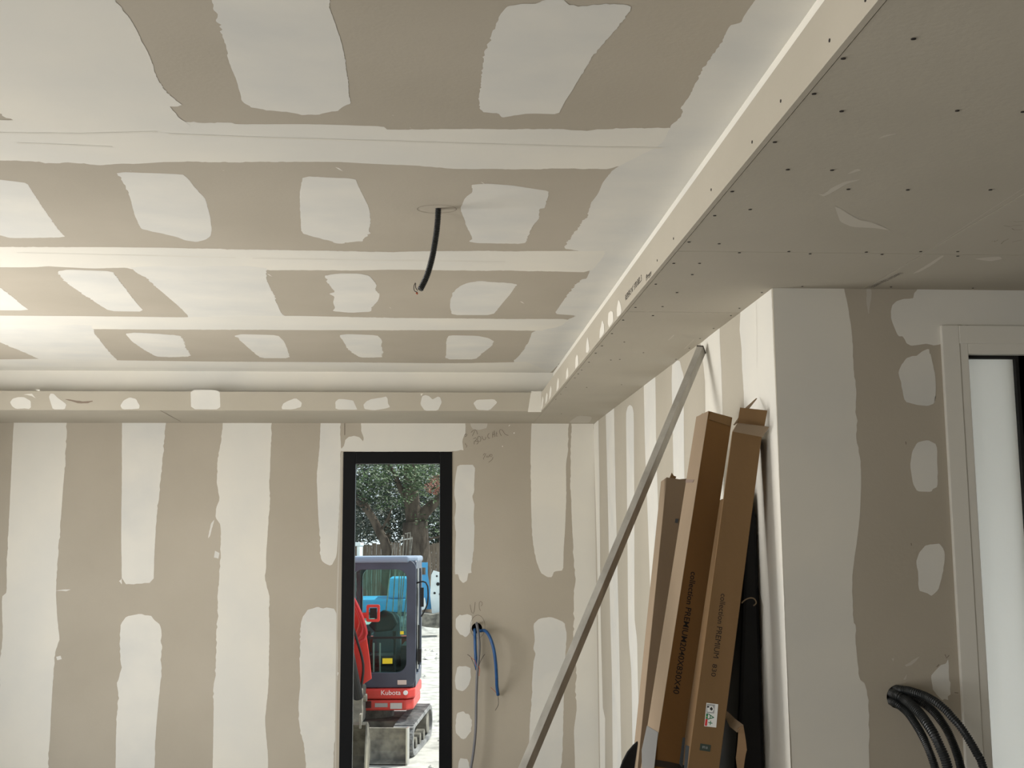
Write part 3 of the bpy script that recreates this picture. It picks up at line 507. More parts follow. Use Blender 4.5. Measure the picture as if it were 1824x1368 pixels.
# sticker on C
STW = mat('sticker_white', (0.75, 0.76, 0.74), 0.5); STG = mat('sticker_green', (0.02, 0.16, 0.07), 0.5); STR = mat('sticker_red', (0.6, 0.03, 0.03), 0.5); STY = mat('sticker_lime', (0.25, 0.45, 0.1), 0.5); STK = mat('sticker_black', (0.03, 0.03, 0.03), 0.5); STGR = mat('sticker_grey', (0.35, 0.36, 0.36), 0.5)
def fpoly(mb, px, m, off, P0=P0C, ax=aC, ex=eC, ey=nC, root=rC, s=(1220, 1220, 9.24)):
    P = [on_face(P0, ax, ex, ey, q, off) - root.location for q in (Z(*s, px) if s else px)]; mb.prism(P, -ey * 0.0002, m)
mb = MB()
fpoly(mb, [(355,295),(548,318),(515,702),(318,680)], STW, -0.0006)
fpoly(mb, [(362,310),(495,325),(480,470),(352,460)], STGR, -0.0009); fpoly(mb, [(372,345),(455,345),(480,400),(455,450),(368,440)], STW, -0.0012); fpoly(mb, [(415,380),(440,360),(462,400),(440,425),(412,405)], STK, -0.0015); fpoly(mb, [(368,345),(400,350),(400,372),(366,375)], STK, -0.0015)
fpoly(mb, [(352,468),(382,470),(376,560),(342,558)], STG, -0.0009); fpoly(mb, [(345,515),(376,518),(374,530),(344,528)], STY, -0.0012); fpoly(mb, [(340,560),(374,562),(362,675),(326,670)], STR, -0.0009)
st = mb.build('energy_sticker', rC); st['label'] = 'white rectangular sticker with green A+ rating'
place_text('rating_text', 'A+', (on_face(P0C, aC, eC, nC, Z(1220, 1220, 9.24, [(425, 570)])[0], -0.0012)), -aC, eC, 0.034, STG, None, 0.019).parent = st
st.children[0].matrix_parent_inverse = Matrix.Translation(rC.location).inverted()
mb = MB(); fpoly(mb, [(255,962),(428,990),(413,1100),(240,1075)], mat('label_dark_green', (0.03, 0.045, 0.035), 0.5), -0.0006); lb = mb.build('green_label', rC); lb['label'] = 'small dark green label with pale lettering'
o_ = place_text('label_text', '0170', on_face(P0C, aC, eC, nC, Z(1220, 1220, 9.24, [(330, 1030)])[0], -0.0010), -eC, aC, 0.016, STGR, None, 0.007); o_.parent = lb; o_.matrix_parent_inverse = Matrix.Translation(rC.location).inverted()
# tapes on B and C
mb = MB(); s_ = (1100, 1000, 3.718)
def sidepoly(mb, pts, m, off=0.0022):
    P = []
    for x, y in Z(*s_, pts):
        d = ray(x, y); t = (P0B - eB * off - CAMP).dot(eB) / d.dot(eB); P.append(CAMP + d * t - rB.location)
    mb.prism(P, -eB * 0.0003, m)
sidepoly(mb, [(195,1088),(269,1132),(243,1368),(162,1368),(160,1250)], TAPE)
for_ = mb.build('tape', rB); for_['label'] = 'silvery grey adhesive tape over the lower edge'
mb = MB(); fpoly(mb, [(247,1312),(330,1325),(455,1352),(452,1368),(445,1385),(240,1355)], TAPEB, -0.0008, P0B, aB, eB, nB, rB, s_); fpoly(mb, [(432,1165),(448,1168),(430,1368),(408,1340)], TAPED, -0.0010, P0B, aB, eB, nB, rB, s_); t2 = mb.build('tape', rB); t2['label'] = 'black adhesive tape wrapped across the front'
mb = MB(); fpoly(mb, [(452,1215),(475,1225),(462,1368),(440,1368)], TAPED, -0.0008, P0C, aC, eC, nC, rC, s_); t3 = mb.build('tape', rC); t3['label'] = 'dark grey tape on the left edge'
mb = MB(); sidepoly(mb, Z(-1100 * s_[2], -1000 * s_[2], 1 / s_[2], [(1222,854),(1236,854),(1234.5,859),(1221,860)]), mat('faded_print', (0.22, 0.16, 0.13), .8)); t4 = mb.build('faded_stamp', rB)
mb = MB(); P = [aty(x, y, 4.325) - rA.location for x, y in ((1203,924),(1209,924),(1207,932),(1202,931))]; mb.prism(P, (0, -0.0005, 0), TAPED); mb.build('faded_stamp', rA)

# torn strip of cardboard hanging behind carton C
mb = MB()
def strip(mb, L1, L2, Ys, th, m, O):
    n = len(L1); a = [aty(*L1[i], Ys[i]) - O for i in range(n)]; b = [aty(*L2[i], Ys[i] + 0.01) - O for i in range(n)]
    vs = a + b + [p + Vector((0, th, 0)) for p in a] + [p + Vector((0, th, 0)) for p in b]; fs = []
    for i in range(n - 1): fs += [(i, i + 1, n + i + 1, n + i), (2 * n + i, 3 * n + i, 3 * n + i + 1, 2 * n + i + 1), (i, 2 * n + i, 2 * n + i + 1, i + 1), (n + i, n + i + 1, 3 * n + i + 1, 3 * n + i)]
    fs += [(0, n, 3 * n, 2 * n), (n - 1, 3 * n - 1, 4 * n - 1, 2 * n - 1)]; mb.add(vs, fs, m)
l1 = Z(1220, 1220, 9.24, [(665,470),(672,540),(740,690),(860,785)]); l2 = Z(1220, 1220, 9.24, [(685,425),(740,470),(830,560),(965,660)])
q = aty(*l1[0], 3.83); rT = tag(empty('torn_cardboard_strip', aty(1335, 1368, 3.84)), 'ragged torn strip of cardboard dangling right of the A+ sticker carton', 'cardboard scrap')
strip(mb, l1, l2, [3.845, 3.84, 3.82, 3.80], 0.004, CARD2, rT.location)
l1 = Z(1220, 1220, 9.24, [(868,720),(882,800),(870,960),(855,1100),(842,1200),(850,1290),(862,1368),(870,2000),(880,3500)]); l2 = Z(1220, 1220, 9.24, [(962,665),(985,800),(1005,930),(1020,1070),(1000,1150),(985,1240),(968,1368),(975,2000),(1000,3500)])
strip(mb, l1, l2, [3.80, 3.81, 3.815, 3.82, 3.825, 3.83, 3.835, 3.84, 3.84], 0.004, CARDI, rT.location)
mb.build('torn_card', rT)
mb = MB(); P0 = aty(1322, 1072, 3.86); mb.tube(spline([aty(x, y, 3.84 + k * .005) - P0 for k, (x, y) in enumerate([(1321,1074),(1328,1068),(1337,1065),(1344,1067),(1347,1074),(1342,1079)])], 0.004), 0.0022, CARD2, 6)
o_ = mb.build('packing_cord'); o_.location = P0; tag(o_, 'thin curled end of packing cord sticking out behind the A+ sticker carton', 'cord')
# black plastic sheet at the foot of the cartons
BLK = mat('black_plastic', (0.008, 0.008, 0.009), 0.5, c2=(0.014, 0.014, 0.015), scale=4, spec=0.2)
base = aty(1110, 1400, 4.2); base.z = 0
mb = MB(); out = Z(1100, 1000, 3.718, [(128,1190),(100,1215),(60,1262),(30,1320),(5,1390),(-10,1450),(-60,1900),(-90,3200),(-60,3650),(160,3650),(150,1900),(150,1300),(152,1225)])
Pf = [aty(x, y, 4.27 + (y - 1320) * 0.0001) - base for x, y in out]
for p in Pf: p.z = max(p.z, 0.003)
mb.prism(Pf, (0.012, 0.03, 0), BLK); o_ = mb.build('plastic_sheet', bevel=0.006); o_.location = base; tag(o_, 'black plastic sheet with a pointed corner standing left of the cartons', 'plastic sheet')

mb = MB(); O = Vector((1.03, 3.97, 0))
P = [(-.10, 0), (.078, 0), (.080, 1.62), (.062, 1.70), (.045, 1.66), (.0, 1.0), (-.06, .4)]
mb.prism([Vector((x, 0, z)) for x, z in P], (0.0, .42, 0), BLK); o_ = mb.build('shade_filler', bevel=0.012); o_.location = O; tag(o_, 'added black filler standing in for the deep shade between the A+ sticker carton and the wall', 'shade filler')  # black prism added to make the shaded wedge by the wall darker
# ------------------------------------------------------------------ conduits and cables
RIB = mat('black_corrugated_plastic', (0.014, 0.016, 0.017), 0.42, spec=0.5); COP = mat('copper_end', (0.45, 0.12, 0.06), 0.5); WBLK = mat('dark_wire', (0.03, 0.025, 0.025), 0.5)
def conduit(name, pts, rad, pitch, m=RIB, seg=14, amp=0.2, parent=None, origin=None):
    P = resample(spline(pts, 0.004), pitch / 4); O = origin if origin is not None else P[0]
    prof = [1.0, 1.0, 1 - amp, 1 - amp]
    mb = MB(); mb.tube([p - O for p in P], lambda i: rad * prof[i % 4], m, seg); o = mb.build(name, parent, smooth=False)
    if parent is None: o.location = O
    return o, O
T0 = at(781, 372, 2, ZC - 0.0); yC = T0.y
pts = [T0 + Vector((0, 0, 0.012))] + [aty(x, y, yC - dy) for x, y, dy in ((779, 400, .0), (775, 430, .004), (769, 462, .01), (760, 492, .018), (748, 517, .026))]
root = tag(empty('corrugated_conduit', T0), 'short black corrugated conduit hanging from the middle of the ceiling', 'conduit')
o_, _ = conduit('conduit_tube', pts, 0.0102, 0.0058, origin=T0, parent=root)
def wire(name, px, Y, rad, m, root, dys=None, seg=6):
    mb = MB(); pp = [aty(x, y, Y + (dys[i] if dys else 0)) - root.location for i, (x, y) in enumerate(px)]
    mb.tube(spline(pp, 0.004), rad, m, seg); return mb.build(name, root)
Z6 = lambda p: Z(700, 340, 6.84, p)
wire('wire', Z6([(300,1235),(270,1225),(255,1200),(258,1150),(275,1120)]), yC - 0.028, 0.0012, WBLK, root)
wire('wire', Z6([(300,1215),(280,1185),(275,1140),(282,1130)]), yC - 0.022, 0.0012, WBLK, root)
mb = MB(); pe = aty(743.5, 521.5, yC - 0.029) - T0; mb.tube([pe, pe + Vector((-.003, 0, -.004))], 0.0035, COP, 8); mb.build('wire_end', root)['label'] = 'reddish copper wire ends'
# four conduits at right
hole = at(1600, 1240, 1, YP)
V7 = lambda p: Z(1560, 1160, 6.576, p)
cds = [
 ([(215,600),(330,680),(400,755),(470,860),(530,960),(580,1060),(630,1180),(670,1290),(700,1390)], 0.0122, 0.0050, 'lowest of the four black corrugated conduits at right, nearest the left of the bundle'),
 ([(225,500),(330,560),(400,610),(470,680),(540,760),(590,830),(650,920),(700,1010),(755,1130),(800,1230),(850,1390)], 0.0150, 0.0072, 'thickest black corrugated conduit, second from the left in the bundle at right'),
 ([(270,500),(380,525),(480,570),(600,640),(690,720),(760,810),(830,915),(880,1020),(925,1130),(970,1260),(1005,1400)], 0.0130, 0.0046, 'black finely ribbed conduit, third from the left in the bundle at right'),
 ([(270,445),(360,455),(440,475),(560,515),(640,555),(720,605),(820,690),(900,780),(980,870),(1060,985),(1130,1100),(1190,1210),(1260,1370)], 0.0125, 0.0068, 'topmost black corrugated conduit arching in front of the white door frame'),
]
for j, (p, rd, pt, lab) in enumerate(cds):
    px = V7(p); n = len(px); P = []
    for i, (x, y) in enumerate(px):
        t = i / (n - 1); P.append(aty(x, y, YP - 0.03 - [0.16, 0.20, 0.14, 0.22][j] * math.sin(min(1, t * 1.15) * math.pi / 2)))
    P = [Vector((1.465 + [-.014, -.004, .012, .010][j], YP + 0.07, 1.05 + [-.018, .006, -.008, .019][j]))] + P
    d = (P[-1] - P[-2]).normalized(); P += [P[-1] + Vector((0.05, 0.0, -0.22)), P[-1] + Vector((0.08, 0.01, -0.50)), P[-1] + Vector((0.09 + .04 * j, 0.0, -(P[-1].z - 0.03)))]
    o_, _ = conduit('corrugated_conduit', P, rd, pt, amp=0.2); tag(o_, lab, 'conduit', 'conduits from the hole beside the white door')
# far wall socket hole: blue conduits, grey cable
BLUE = mat('blue_conduit_plastic', (0.012, 0.085, 0.25), 0.45, c2=(0.01, 0.065, 0.2), scale=30, spec=0.5); GREY = mat('grey_cable_sheath', (0.13, 0.13, 0.14), 0.45, spec=0.5)
YW = YF - 0.02; V8 = lambda p: Z(800, 1060, 4.44, p)
root = tag(empty('blue_conduit', aty(857, 1123, YF)), 'blue conduit arching to the right out of the hole beside the black window', 'conduit', 'blue conduits at the wall hole')
P = [Vector((0.325, YF + 0.05, 0.995))] + [aty(x, y, YW - 0.10 * math.sin(i / 8 * math.pi)) for i, (x, y) in enumerate(V8([(240,283),(280,280),(310,310),(335,365),(355,440),(368,540),(375,640),(378,720),(387,790)]))]
mb = MB(); mb.tube([p - root.location for p in spline(P, 0.01)], 0.0105, BLUE, 12); mb.build('conduit_tube', root, smooth=True)
wire('wire', V8([(385,790),(365,765),(345,745),(328,730)]), YW - 0.01, 0.0016, COP, root); wire('wire', V8([(385,790),(390,830),(388,870),(365,912)]), YW - 0.01, 0.0016, WBLK, root)
root = tag(empty('blue_conduit', aty(846, 1123, YF)), 'short blue conduit hanging straight down from the hole, split wires at its end', 'conduit', 'blue conduits at the wall hole')
P = [Vector((0.31, YF + 0.05, 0.99))] + [aty(x, y, YW - 0.03) for x, y in V8([(203,285),(205,350),(207,430),(212,520),(217,590)])]
mb = MB(); mb.tube([p - root.location for p in spline(P, 0.01)], 0.0100, BLUE, 12); mb.build('conduit_tube', root, smooth=True)
wire('wire', V8([(215,600),(195,545),(170,490),(145,470)]), YW - 0.05, 0.0016, WBLK, root); wire('wire', V8([(215,560),(205,520),(180,500),(170,490)]), YW - 0.052, 0.0016, COP, root)
wire('wire', V8([(232,600),(240,545),(260,500),(283,467)]), YW - 0.05, 0.0016, WBLK, root); wire('wire', V8([(232,560),(242,590),(236,640)]), YW - 0.06, 0.0018, COP, root)
root = tag(empty('grey_cable', aty(850, 1115, YF)), 'grey cable drooping from the wall hole down past the blue conduits', 'cable')
P = [Vector((0.325, YF + 0.06, 1.01))] + [aty(x, y, YW - 0.05) for x, y in V8([(218,225),(230,290),(238,380),(236,470),(222,620),(215,800),(212,1000),(205,1130),(190,1260),(172,1368),(140,1560),(120,1800)])]
P += [Vector((P[-1].x + .02, P[-1].y, 0.012))]
mb = MB(); mb.tube([p - root.location for p in spline(P, 0.015)], 0.0092, GREY, 10); mb.build('cable_sheath', root, smooth=True)


# ------------------------------------------------------------------ outside
GRAV = mat('white_gravel', (0.46, 0.445, 0.415), 0.95, c2=(0.22, 0.215, 0.20), scale=5, bump=1.0, bscale=14, detail=10, lo=0.45, hi=0.75)
SAND = mat('yellow_sand', (0.72, 0.65, 0.42), 0.95, c2=(0.60, 0.53, 0.36), scale=6, bump=0.6, bscale=20)
GZ = -0.74
mb = MB(); nx, ny = 60, 80
vs = []
for j in range(ny + 1):
    for i in range(nx + 1):
        X = -45 + 90 * i / nx; Y = 8.2 + 72 * (j / ny) ** 1.3
        h = 0.0 if Y < 15 else 0.10 * noise.noise(Vector((X * .5, Y * .4, 0)))
        h += max(0, 0.35 - 0.10 * abs(X + 0.0) ) * (1 if 33.5 < Y < 37 else 0)
        vs.append((X, Y, GZ + h + 0.012 * noise.noise(Vector((X * 3, Y * 3, 5)))))
mb.add(vs, [(j * (nx + 1) + i, j * (nx + 1) + i + 1, (j + 1) * (nx + 1) + i + 1, (j + 1) * (nx + 1) + i) for j in range(ny) for i in range(nx)], GRAV)
mb.add([(-45, -20, GZ - .02), (45, -20, GZ - .02), (45, 8.3, GZ - .02), (-45, 8.3, GZ - .02)], [(0, 1, 2, 3)], GRAV)
tag(mb.build('ground', smooth=True, fix=False), kind='structure')
mb = MB(); c = Vector((-0.35, 12.15, GZ + 0.02)); n = 28; vs = [c + Vector((0, 0, 0.03))]
for k in range(n):
    a = 2 * math.pi * k / n; q = 1 + 0.25 * noise.noise(Vector((math.cos(a) * 2, math.sin(a) * 2, 0))); vs.append(c + Vector((math.cos(a) * 0.75 * q, math.sin(a) * 0.42 * q, -0.012)))
mb.add(vs, [(0, 1 + k, 1 + (k + 1) % n) for k in range(n)], SAND); o_ = mb.build('sand_spill', fix=False); tag(o_, 'patch of yellow sand spread on the ground in front of the digger bucket', 'sand', kind='stuff')
mb = MB(); rr = random.Random(5)
for k in range(260):
    Y = rr.uniform(12.3, 33); X = rr.uniform(-2.2, 0.9) * Y / 14; s = rr.uniform(0.01, 0.035) * (Y / 14); z = GZ + s * 0.3
    P = [Vector((X + s * rr.uniform(.7, 1.2) * math.cos(a), Y + s * rr.uniform(.7, 1.2) * math.sin(a), z + s * rr.uniform(-.3, .1))) for a in (0, 1.25, 2.5, 3.8, 5.0)] + [Vector((X, Y, z + s * .6))]
    mb.add(P, [(0, 1, 5), (1, 2, 5), (2, 3, 5), (3, 4, 5), (4, 0, 5), (4, 3, 2, 1, 0)], GRAV)
o_ = mb.build('stones', fix=False); tag(o_, 'loose pale stones strewn over the white gravel yard', 'stones', kind='stuff')
# --- red mini digger
RED = mat('red_paint', (0.60, 0.035, 0.025), 0.4, c2=(0.50, 0.04, 0.03), scale=5, spec=0.5); NAVY = mat('blue_grey_cab_paint', (0.038, 0.045, 0.072), 0.4, c2=(0.06, 0.07, 0.105), scale=4, spec=0.5)
STEEL = mat('dirty_steel', (0.10, 0.095, 0.085), 0.7, metal=0.3, c2=(0.28, 0.26, 0.22), scale=7, bump=0.3, bscale=40); BSTEEL = mat('bare_steel', (0.5, 0.5, 0.48), 0.35, metal=0.8); RUB = mat('dusty_rubber', (0.12, 0.12, 0.125), 0.9, c2=(0.3, 0.3, 0.3), scale=9)
SEATM = mat('black_seat', (0.025, 0.028, 0.032), 0.7); CABG = glassmat('cab_glass', (0.80, 0.95, 0.93), 0.6); BLKM = mat('black_machine_plastic', (0.012, 0.012, 0.013), 0.5); YEL = mat('yellow_sticker', (0.75, 0.6, 0.03), 0.5)
ex0 = empty('mini_excavator', (-0.666, 14.18, GZ), math.radians(-8)); tag(ex0, 'red mini digger with a blue-grey cab facing the tall black window, blade down', 'digger')
def rrect(x0, x1, z0, z1, r, y, n=5):
    P = []
    for cx, cz, a0 in ((x1 - r, z0 + r, -90), (x1 - r, z1 - r, 0), (x0 + r, z1 - r, 90), (x0 + r, z0 + r, 180)):
        for k in range(n + 1):
            a = math.radians(a0 + 90 * k / n); P.append(Vector((cx + r * math.cos(a), y, cz + r * math.sin(a))))
    return P
def ring(mb, outer, inner, d, m):
    n = len(outer); d = Vector(d); vs = outer + inner + [p + d for p in outer] + [p + d for p in inner]; fs = []
    for i in range(n):
        j = (i + 1) % n; fs += [(i, j, n + j, n + i), (2 * n + i, 3 * n + i, 3 * n + j, 2 * n + j), (i, 2 * n + i, 2 * n + j, j), (n + i, n + j, 3 * n + j, 3 * n + i)]
    mb.add(vs, fs, m)
for sx in (-1, 1):                                         # rubber tracks
    x0, x1 = (0.39, 0.62) if sx > 0 else (-0.62, -0.39); prof = []
    for k in range(9): a = math.radians(90 + 180 * k / 8); prof.append((-0.60 + 0.17 * math.cos(a), 0.18 + 0.17 * math.sin(a)))
    for k in range(9): a = math.radians(-90 + 180 * k / 8); prof.append((0.62 + 0.2 * math.cos(a), 0.21 + 0.2 * math.sin(a)))
    mb = MB(); N = len(prof)
    inn = [(y * 0.93, 0.2 + (z - 0.2) * 0.80) for y, z in prof]
    ring(mb, [Vector((x0, y, z)) for y, z in prof], [Vector((x0, y, z)) for y, z in inn], (x1 - x0, 0, 0), RUB)
    L = []; tot = 0
    dense = []
    for i in range(N):
        a, b = Vector(prof[i]), Vector(prof[(i + 1) % N]); m_ = max(1, int((b - a).length / 0.055))
        for k in range(m_): dense.append(((a.lerp(b, (k + .5) / m_)), (b - a).normalized()))
    for p, t in dense:
        nn = Vector((t.y, -t.x)); 
        if (p + nn * .01 - Vector((0, .2))).length < (p - Vector((0, .2))).length: nn = -nn
        q = [p - t * .012, p + t * .012, p + t * .009 + nn * .018, p - t * .009 + nn * .018]
        mb.prism([Vector((x0 + .01, v.x, v.y)) for v in q], (x1 - x0 - .02, 0, 0), RUB)
    tr = mb.build('track', ex0)
    for (yy, rr_, zz) in ((-0.60, 0.12, 0.18), (0.62, 0.14, 0.21), (-0.3, .07, .10), (0.0, .07, .10), (0.3, .07, .10)):
        mb = MB(); mb.tube([(x0 + .03, yy, zz), (x1 - .03, yy, zz)], rr_, STEEL, 16); mb.build('roller', tr)
mb = MB(); mb.box((-0.39, -0.42, 0.16), (0.39, 0.45, 0.36), STEEL); mb.box((-0.45, -0.5, 0.2), (-0.36, 0.5, 0.3), STEEL); mb.box((0.36, -0.5, 0.2), (0.45, 0.5, 0.3), STEEL); mb.tube([(0, 0, 0.36), (0, 0, 0.5)], 0.28, STEEL, 24); mb.build('undercarriage', ex0, bevel=0.01)
mb = MB(); P = [(-1.10, 0.02), (-1.13, 0.10), (-1.115, 0.20), (-1.08, 0.30), (-1.03, 0.385), (-1.0, 0.385), (-1.05, 0.29), (-1.08, 0.2), (-1.095, 0.1), (-1.06, 0.02)]
P = [(-1.16, 0.015), (-1.09, 0.06), (-1.065, 0.14), (-1.065, 0.26), (-1.10, 0.385), (-1.075, 0.39), (-1.03, 0.27), (-1.03, 0.13), (-1.06, 0.03), (-1.12, 0.0)]
mb.prism([Vector((-0.62, y, z)) for y, z in P], (1.24, 0, 0), STEEL); mb.box((0.605, -1.155, 0.0), (0.622, -1.02, 0.392), BSTEEL); mb.box((-0.622, -1.155, 0.0), (-0.605, -1.02, 0.392), STEEL); mb.build('blade', ex0)
mb = MB(); 
for x in (-0.28, 0.22): mb.prism([Vector((x, -1.06, .12)), Vector((x, -1.06, .24)), Vector((x, -.35, .30)), Vector((x, -.35, .18))], (.07, 0, 0), STEEL)
mb.tube([(0.0, -1.04, .28), (0.0, -.45, .42)], .03, BSTEEL, 10); mb.tube([(0.02, -.8, .33), (0.0, -.42, .43)], .045, BLKM, 12); mb.build('blade_arm', ex0)
mb = MB()
Pl = []
def skirt(z0, z1, g):
    pts = [(-.10 - g, -.62 - g), (.52 + g, -.62 - g), (.60 + g, -.52 - g), (.62 + g, .35), (.55 + g, .60 + g), (.3, .70 + g), (-.3, .70 + g), (-.55 - g, .60 + g), (-.62 - g, .35), (-.60 - g, -.25), (-.4, -.35), (-.12 - g, -.40)]
    mb.prism([Vector((x, y, z0)) for x, y in pts], (0, 0, z1 - z0), RED)
skirt(0.50, 0.62, -0.015); skirt(0.63, 0.745, 0.0)
bd = mb.build('red_skirt', ex0, bevel=0.02)
mb = MB()
for k in range(5): mb.box((-.06, -.6265 + 0.0, .575 + k * .016 - .04), (.12, -.61, .584 + k * .016 - .04), BLKM)
mb.build('vent_grille', bd)
mb = MB(); mb.box((.16, -.612, .54), (.30, -.606, .585), mat('grey_plate', (.35, .33, .32), .5)); mb.box((.33, -.612, .52), (.46, -.606, .585), mat('pale_plate', (.5, .47, .45), .5)); mb.build('data_plate', bd)
mb = MB(); mb.tube([(.50, -.632, .70), (.50, -.618, .70)], .026, mat('white_emblem', (.8, .8, .8), .4), 16); mb.build('round_emblem', bd)
me_ = text_mesh('Kubota', 0.075, mat('white_lettering', (.85, .82, .82), .5))
for v in me_.vertices: v.co = Vector((.335 + v.co.x, -.6225, .70 + v.co.y))
o_ = D.objects.new('brand_lettering', me_); COL.objects.link(o_); o_.parent = bd
mb = MB(); mb.box((-.60, -.22, .75), (-.19, .62, 1.22), RED); mb.box((-.19, .62, .75), (.6, .70, 1.25), RED); mb.build('engine_cover', ex0, bevel=0.05)
# cab
x0, x1, y0, y1, z0, z1 = -.185, .605, -.56, .62, .75, 2.24
cabm = MB()
ring(cabm, rrect(x0, x1, z0 + .0, z1 - .04, .10, y0), rrect(x0 + .07, x1 - .105, z0 + .17, z1 - .15, .11, y0), (0, .06, 0), NAVY)
ring(cabm, rrect(x0, x1, z0 + .0, z1 - .04, .10, y1), rrect(x0 + .07, x1 - .105, z0 + .3, z1 - .15, .11, y1), (0, -.06, 0), NAVY)
cab = None
for xx in (x0, x1 - .045):
    ring(cabm, [Vector((xx, p.x, p.z)) for p in rrect(y0 + .05, y1 - .05, z0, z1 - .04, .05, 0)], [Vector((xx, p.x, p.z)) for p in rrect(y0 + .12, y1 - .12, z0 + .12, z1 - .15, .08, 0)], (.045, 0, 0), NAVY)
    cabm.box((xx, .0, z0), (xx + .045, .06, z1 - .06), NAVY)
cabm.box((x0 + .02, y0 + .02, z0), (x1 - .02, y1 - .02, z0 + .05), NAVY)
cab = cabm.build('cab', ex0, bevel=0.008)
mb = MB(); mb.prism([Vector((x, y, z1 - .07)) for x, y in ((x0 + .04, y0 - .03), (x1 - .09, y0 - .03), (x1 + .01, y0 + .12), (x1 + .01, y1), (x0 - .01, y1), (x0 - .01, y0 + .06))], (0, 0, .075), mat('pale_blue_roof', (0.22, 0.27, 0.36), .5)); mb.build('cab_roof', cab, bevel=0.025)
mb = MB(); mb.box((x0 + .06, y0 + .02, z0 + .165), (x1 - .10, y0 + .026, z1 - .145), CABG); mb.build('windscreen', cab)
mb = MB(); mb.box((x0 + .06, y1 - .04, z0 + .29), (x1 - .10, y1 - .034, z1 - .145), CABG); mb.build('rear_pane', cab)
for xx in (x0 + .02, x1 - .025):
    mb = MB(); mb.box((xx, y0 + .11, z0 + .11), (xx + .005, y1 - .11, z1 - .14), CABG); mb.build('side_pane', cab)
mb = MB(); mb.box((x0 + .07, y0 + .005, 1.30), (x1 - .10, y0 + .03, 1.325), BLKM); mb.build('windscreen_bar', cab)
mb = MB(); mb.tube([(x1 + .012, y0 + .1, .95), (x1 + .012, y0 + .1, 2.1)], .012, BSTEEL, 8); mb.tube([(x1 + .03, y0 + .09, 1.0), (x1 + .03, y0 + .09, 1.45)], .009, BLKM, 8); mb.build('door_rail', cab)
mb = MB(); mb.tube(spline([(x1, y0 + .08, 1.93), (x1 + .08, y0 + .02, 1.95), (x1 + .13, y0 + .0, 1.9), (x1 + .13, y0 + .0, 1.7), (x1 + .06, y0 + .04, 1.55)], .03), .009, BLKM, 8); mb.box((x1 + .045, y0 + .03, 1.66), (x1 + .085, y0 + .07, 1.88), BLKM); mb.build('mirror', cab)
mb = MB(); mb.box((x1 + .02, y0 + .04, 1.03), (x1 + .06, y0 + .07, 1.18), BLKM); mb.build('door_handle', cab)
mb = MB(); mb.box((x1 - .2, y0 - .012, z0 + .035), (x1 - .1, y0 + .002, z0 + .085), mat('small_decal', (.6, .5, .45), .5)); mb.build('decal', cab)
mb = MB(); mb.box((x1 - .37, y0 - .004, z0 + .27), (x1 - .26, y0 + .018, z0 + .33), YEL); mb.build('warning_decal', cab); mb = MB(); mb.box((x1 - .175, y0 - .004, z0 + .60), (x1 - .135, y0 + .018, z0 + .635), YEL); mb.build('warning_decal', cab)
mb = MB(); mb.box((.0, -.15, .80), (.42, .30, .95), SEATM); mb.box((.02, -.13, .95), (.40, .27, 1.08), SEATM); mb.build('seat', cab, bevel=0.04)
mb = MB(); mb.prism([(.03, .22, 1.06), (.39, .22, 1.06), (.36, .30, 1.50), (.30, .32, 1.56), (.12, .32, 1.56), (.06, .30, 1.50)], (0, .10, 0), mat('grey_seat_back', (.10, .13, .15), .7)); mb.build('backrest', cab, bevel=0.03)
mb = MB(); mb.prism([(.02, -.05, 1.42), (.18, -.05, 1.60), (.30, -.05, 1.56), (.36, -.05, 1.44), (.30, -.05, 1.36), (.1, -.05, 1.34)], (0, .18, 0), SEATM); mb.build('folded_jacket', cab, bevel=0.02)
for x in (.06, .36):
    mb = MB(); mb.tube([(x, -.36, .80), (x * .98, -.36, 1.30)], .014, SEATM, 8); mb.tube([(x * .98, -.36, 1.28), (x * .98, -.37, 1.38)], .025, SEATM, 8); mb.build('control_lever', cab)
for x in (.13, .20):
    mb = MB(); mb.tube([(x, y0 + .09, .82), (x, y0 + .06, 1.25)], .010, BSTEEL, 6); mb.build('travel_lever', cab)
mb = MB(); mb.box((-.10, y0 + .10, .82), (.48, y0 + .40, .9), SEATM); mb.box((.42, -.3, .82), (.54, .4, 1.2), SEATM); mb.box((-.13, -.3, .82), (-.04, .4, 1.15), SEATM); mb.build('console', cab)
# boom assembly, swung to the left of the cab
mb = MB(); mb.prism([(-.34, -.98, .42), (-.02, -.98, .42), (-.02, -.98, .78), (-.08, -.98, .86), (-.28, -.98, .86), (-.34, -.98, .74)], (0, .40, 0), STEEL); mb.tube([(-.18, -.80, .36), (-.18, -.80, .92)], .07, STEEL, 14); mb.tube([(-.36, -.85, .68), (.02, -.85, .68)], .045, STEEL, 12); sb = mb.build('swing_bracket', ex0, bevel=0.01)
mb = MB(); th = .16
B2 = [(-.80, .66), (-.92, 1.0), (-1.02, 1.6), (-1.25, 2.15), (-1.55, 2.45), (-2.2, 2.62), (-2.75, 2.5), (-2.75, 2.38), (-2.2, 2.36), (-1.7, 2.18), (-1.42, 1.85), (-1.24, 1.3), (-1.08, .9), (-.92, .62)]
mb.prism([Vector((-.24 - (z - .6) * .14, y, z)) for y, z in B2], (th, 0, 0), RED); bm_ = mb.build('boom', ex0, bevel=0.015)
mb = MB(); mb.tube([(-.12, -1.0, .70), (-.20, -1.30, 1.25)], .055, BLKM, 14); mb.tube([(-.20, -1.3, 1.25), (-.30, -1.52, 1.75)], .028, BSTEEL, 12); mb.tube(spline([(-.10, -1.02, .75), (-.06, -1.1, 1.05), (-.13, -1.15, 1.35), (-.2, -1.25, 1.6)], .05), .014, BLKM, 8); mb.build('boom_cylinder', bm_)
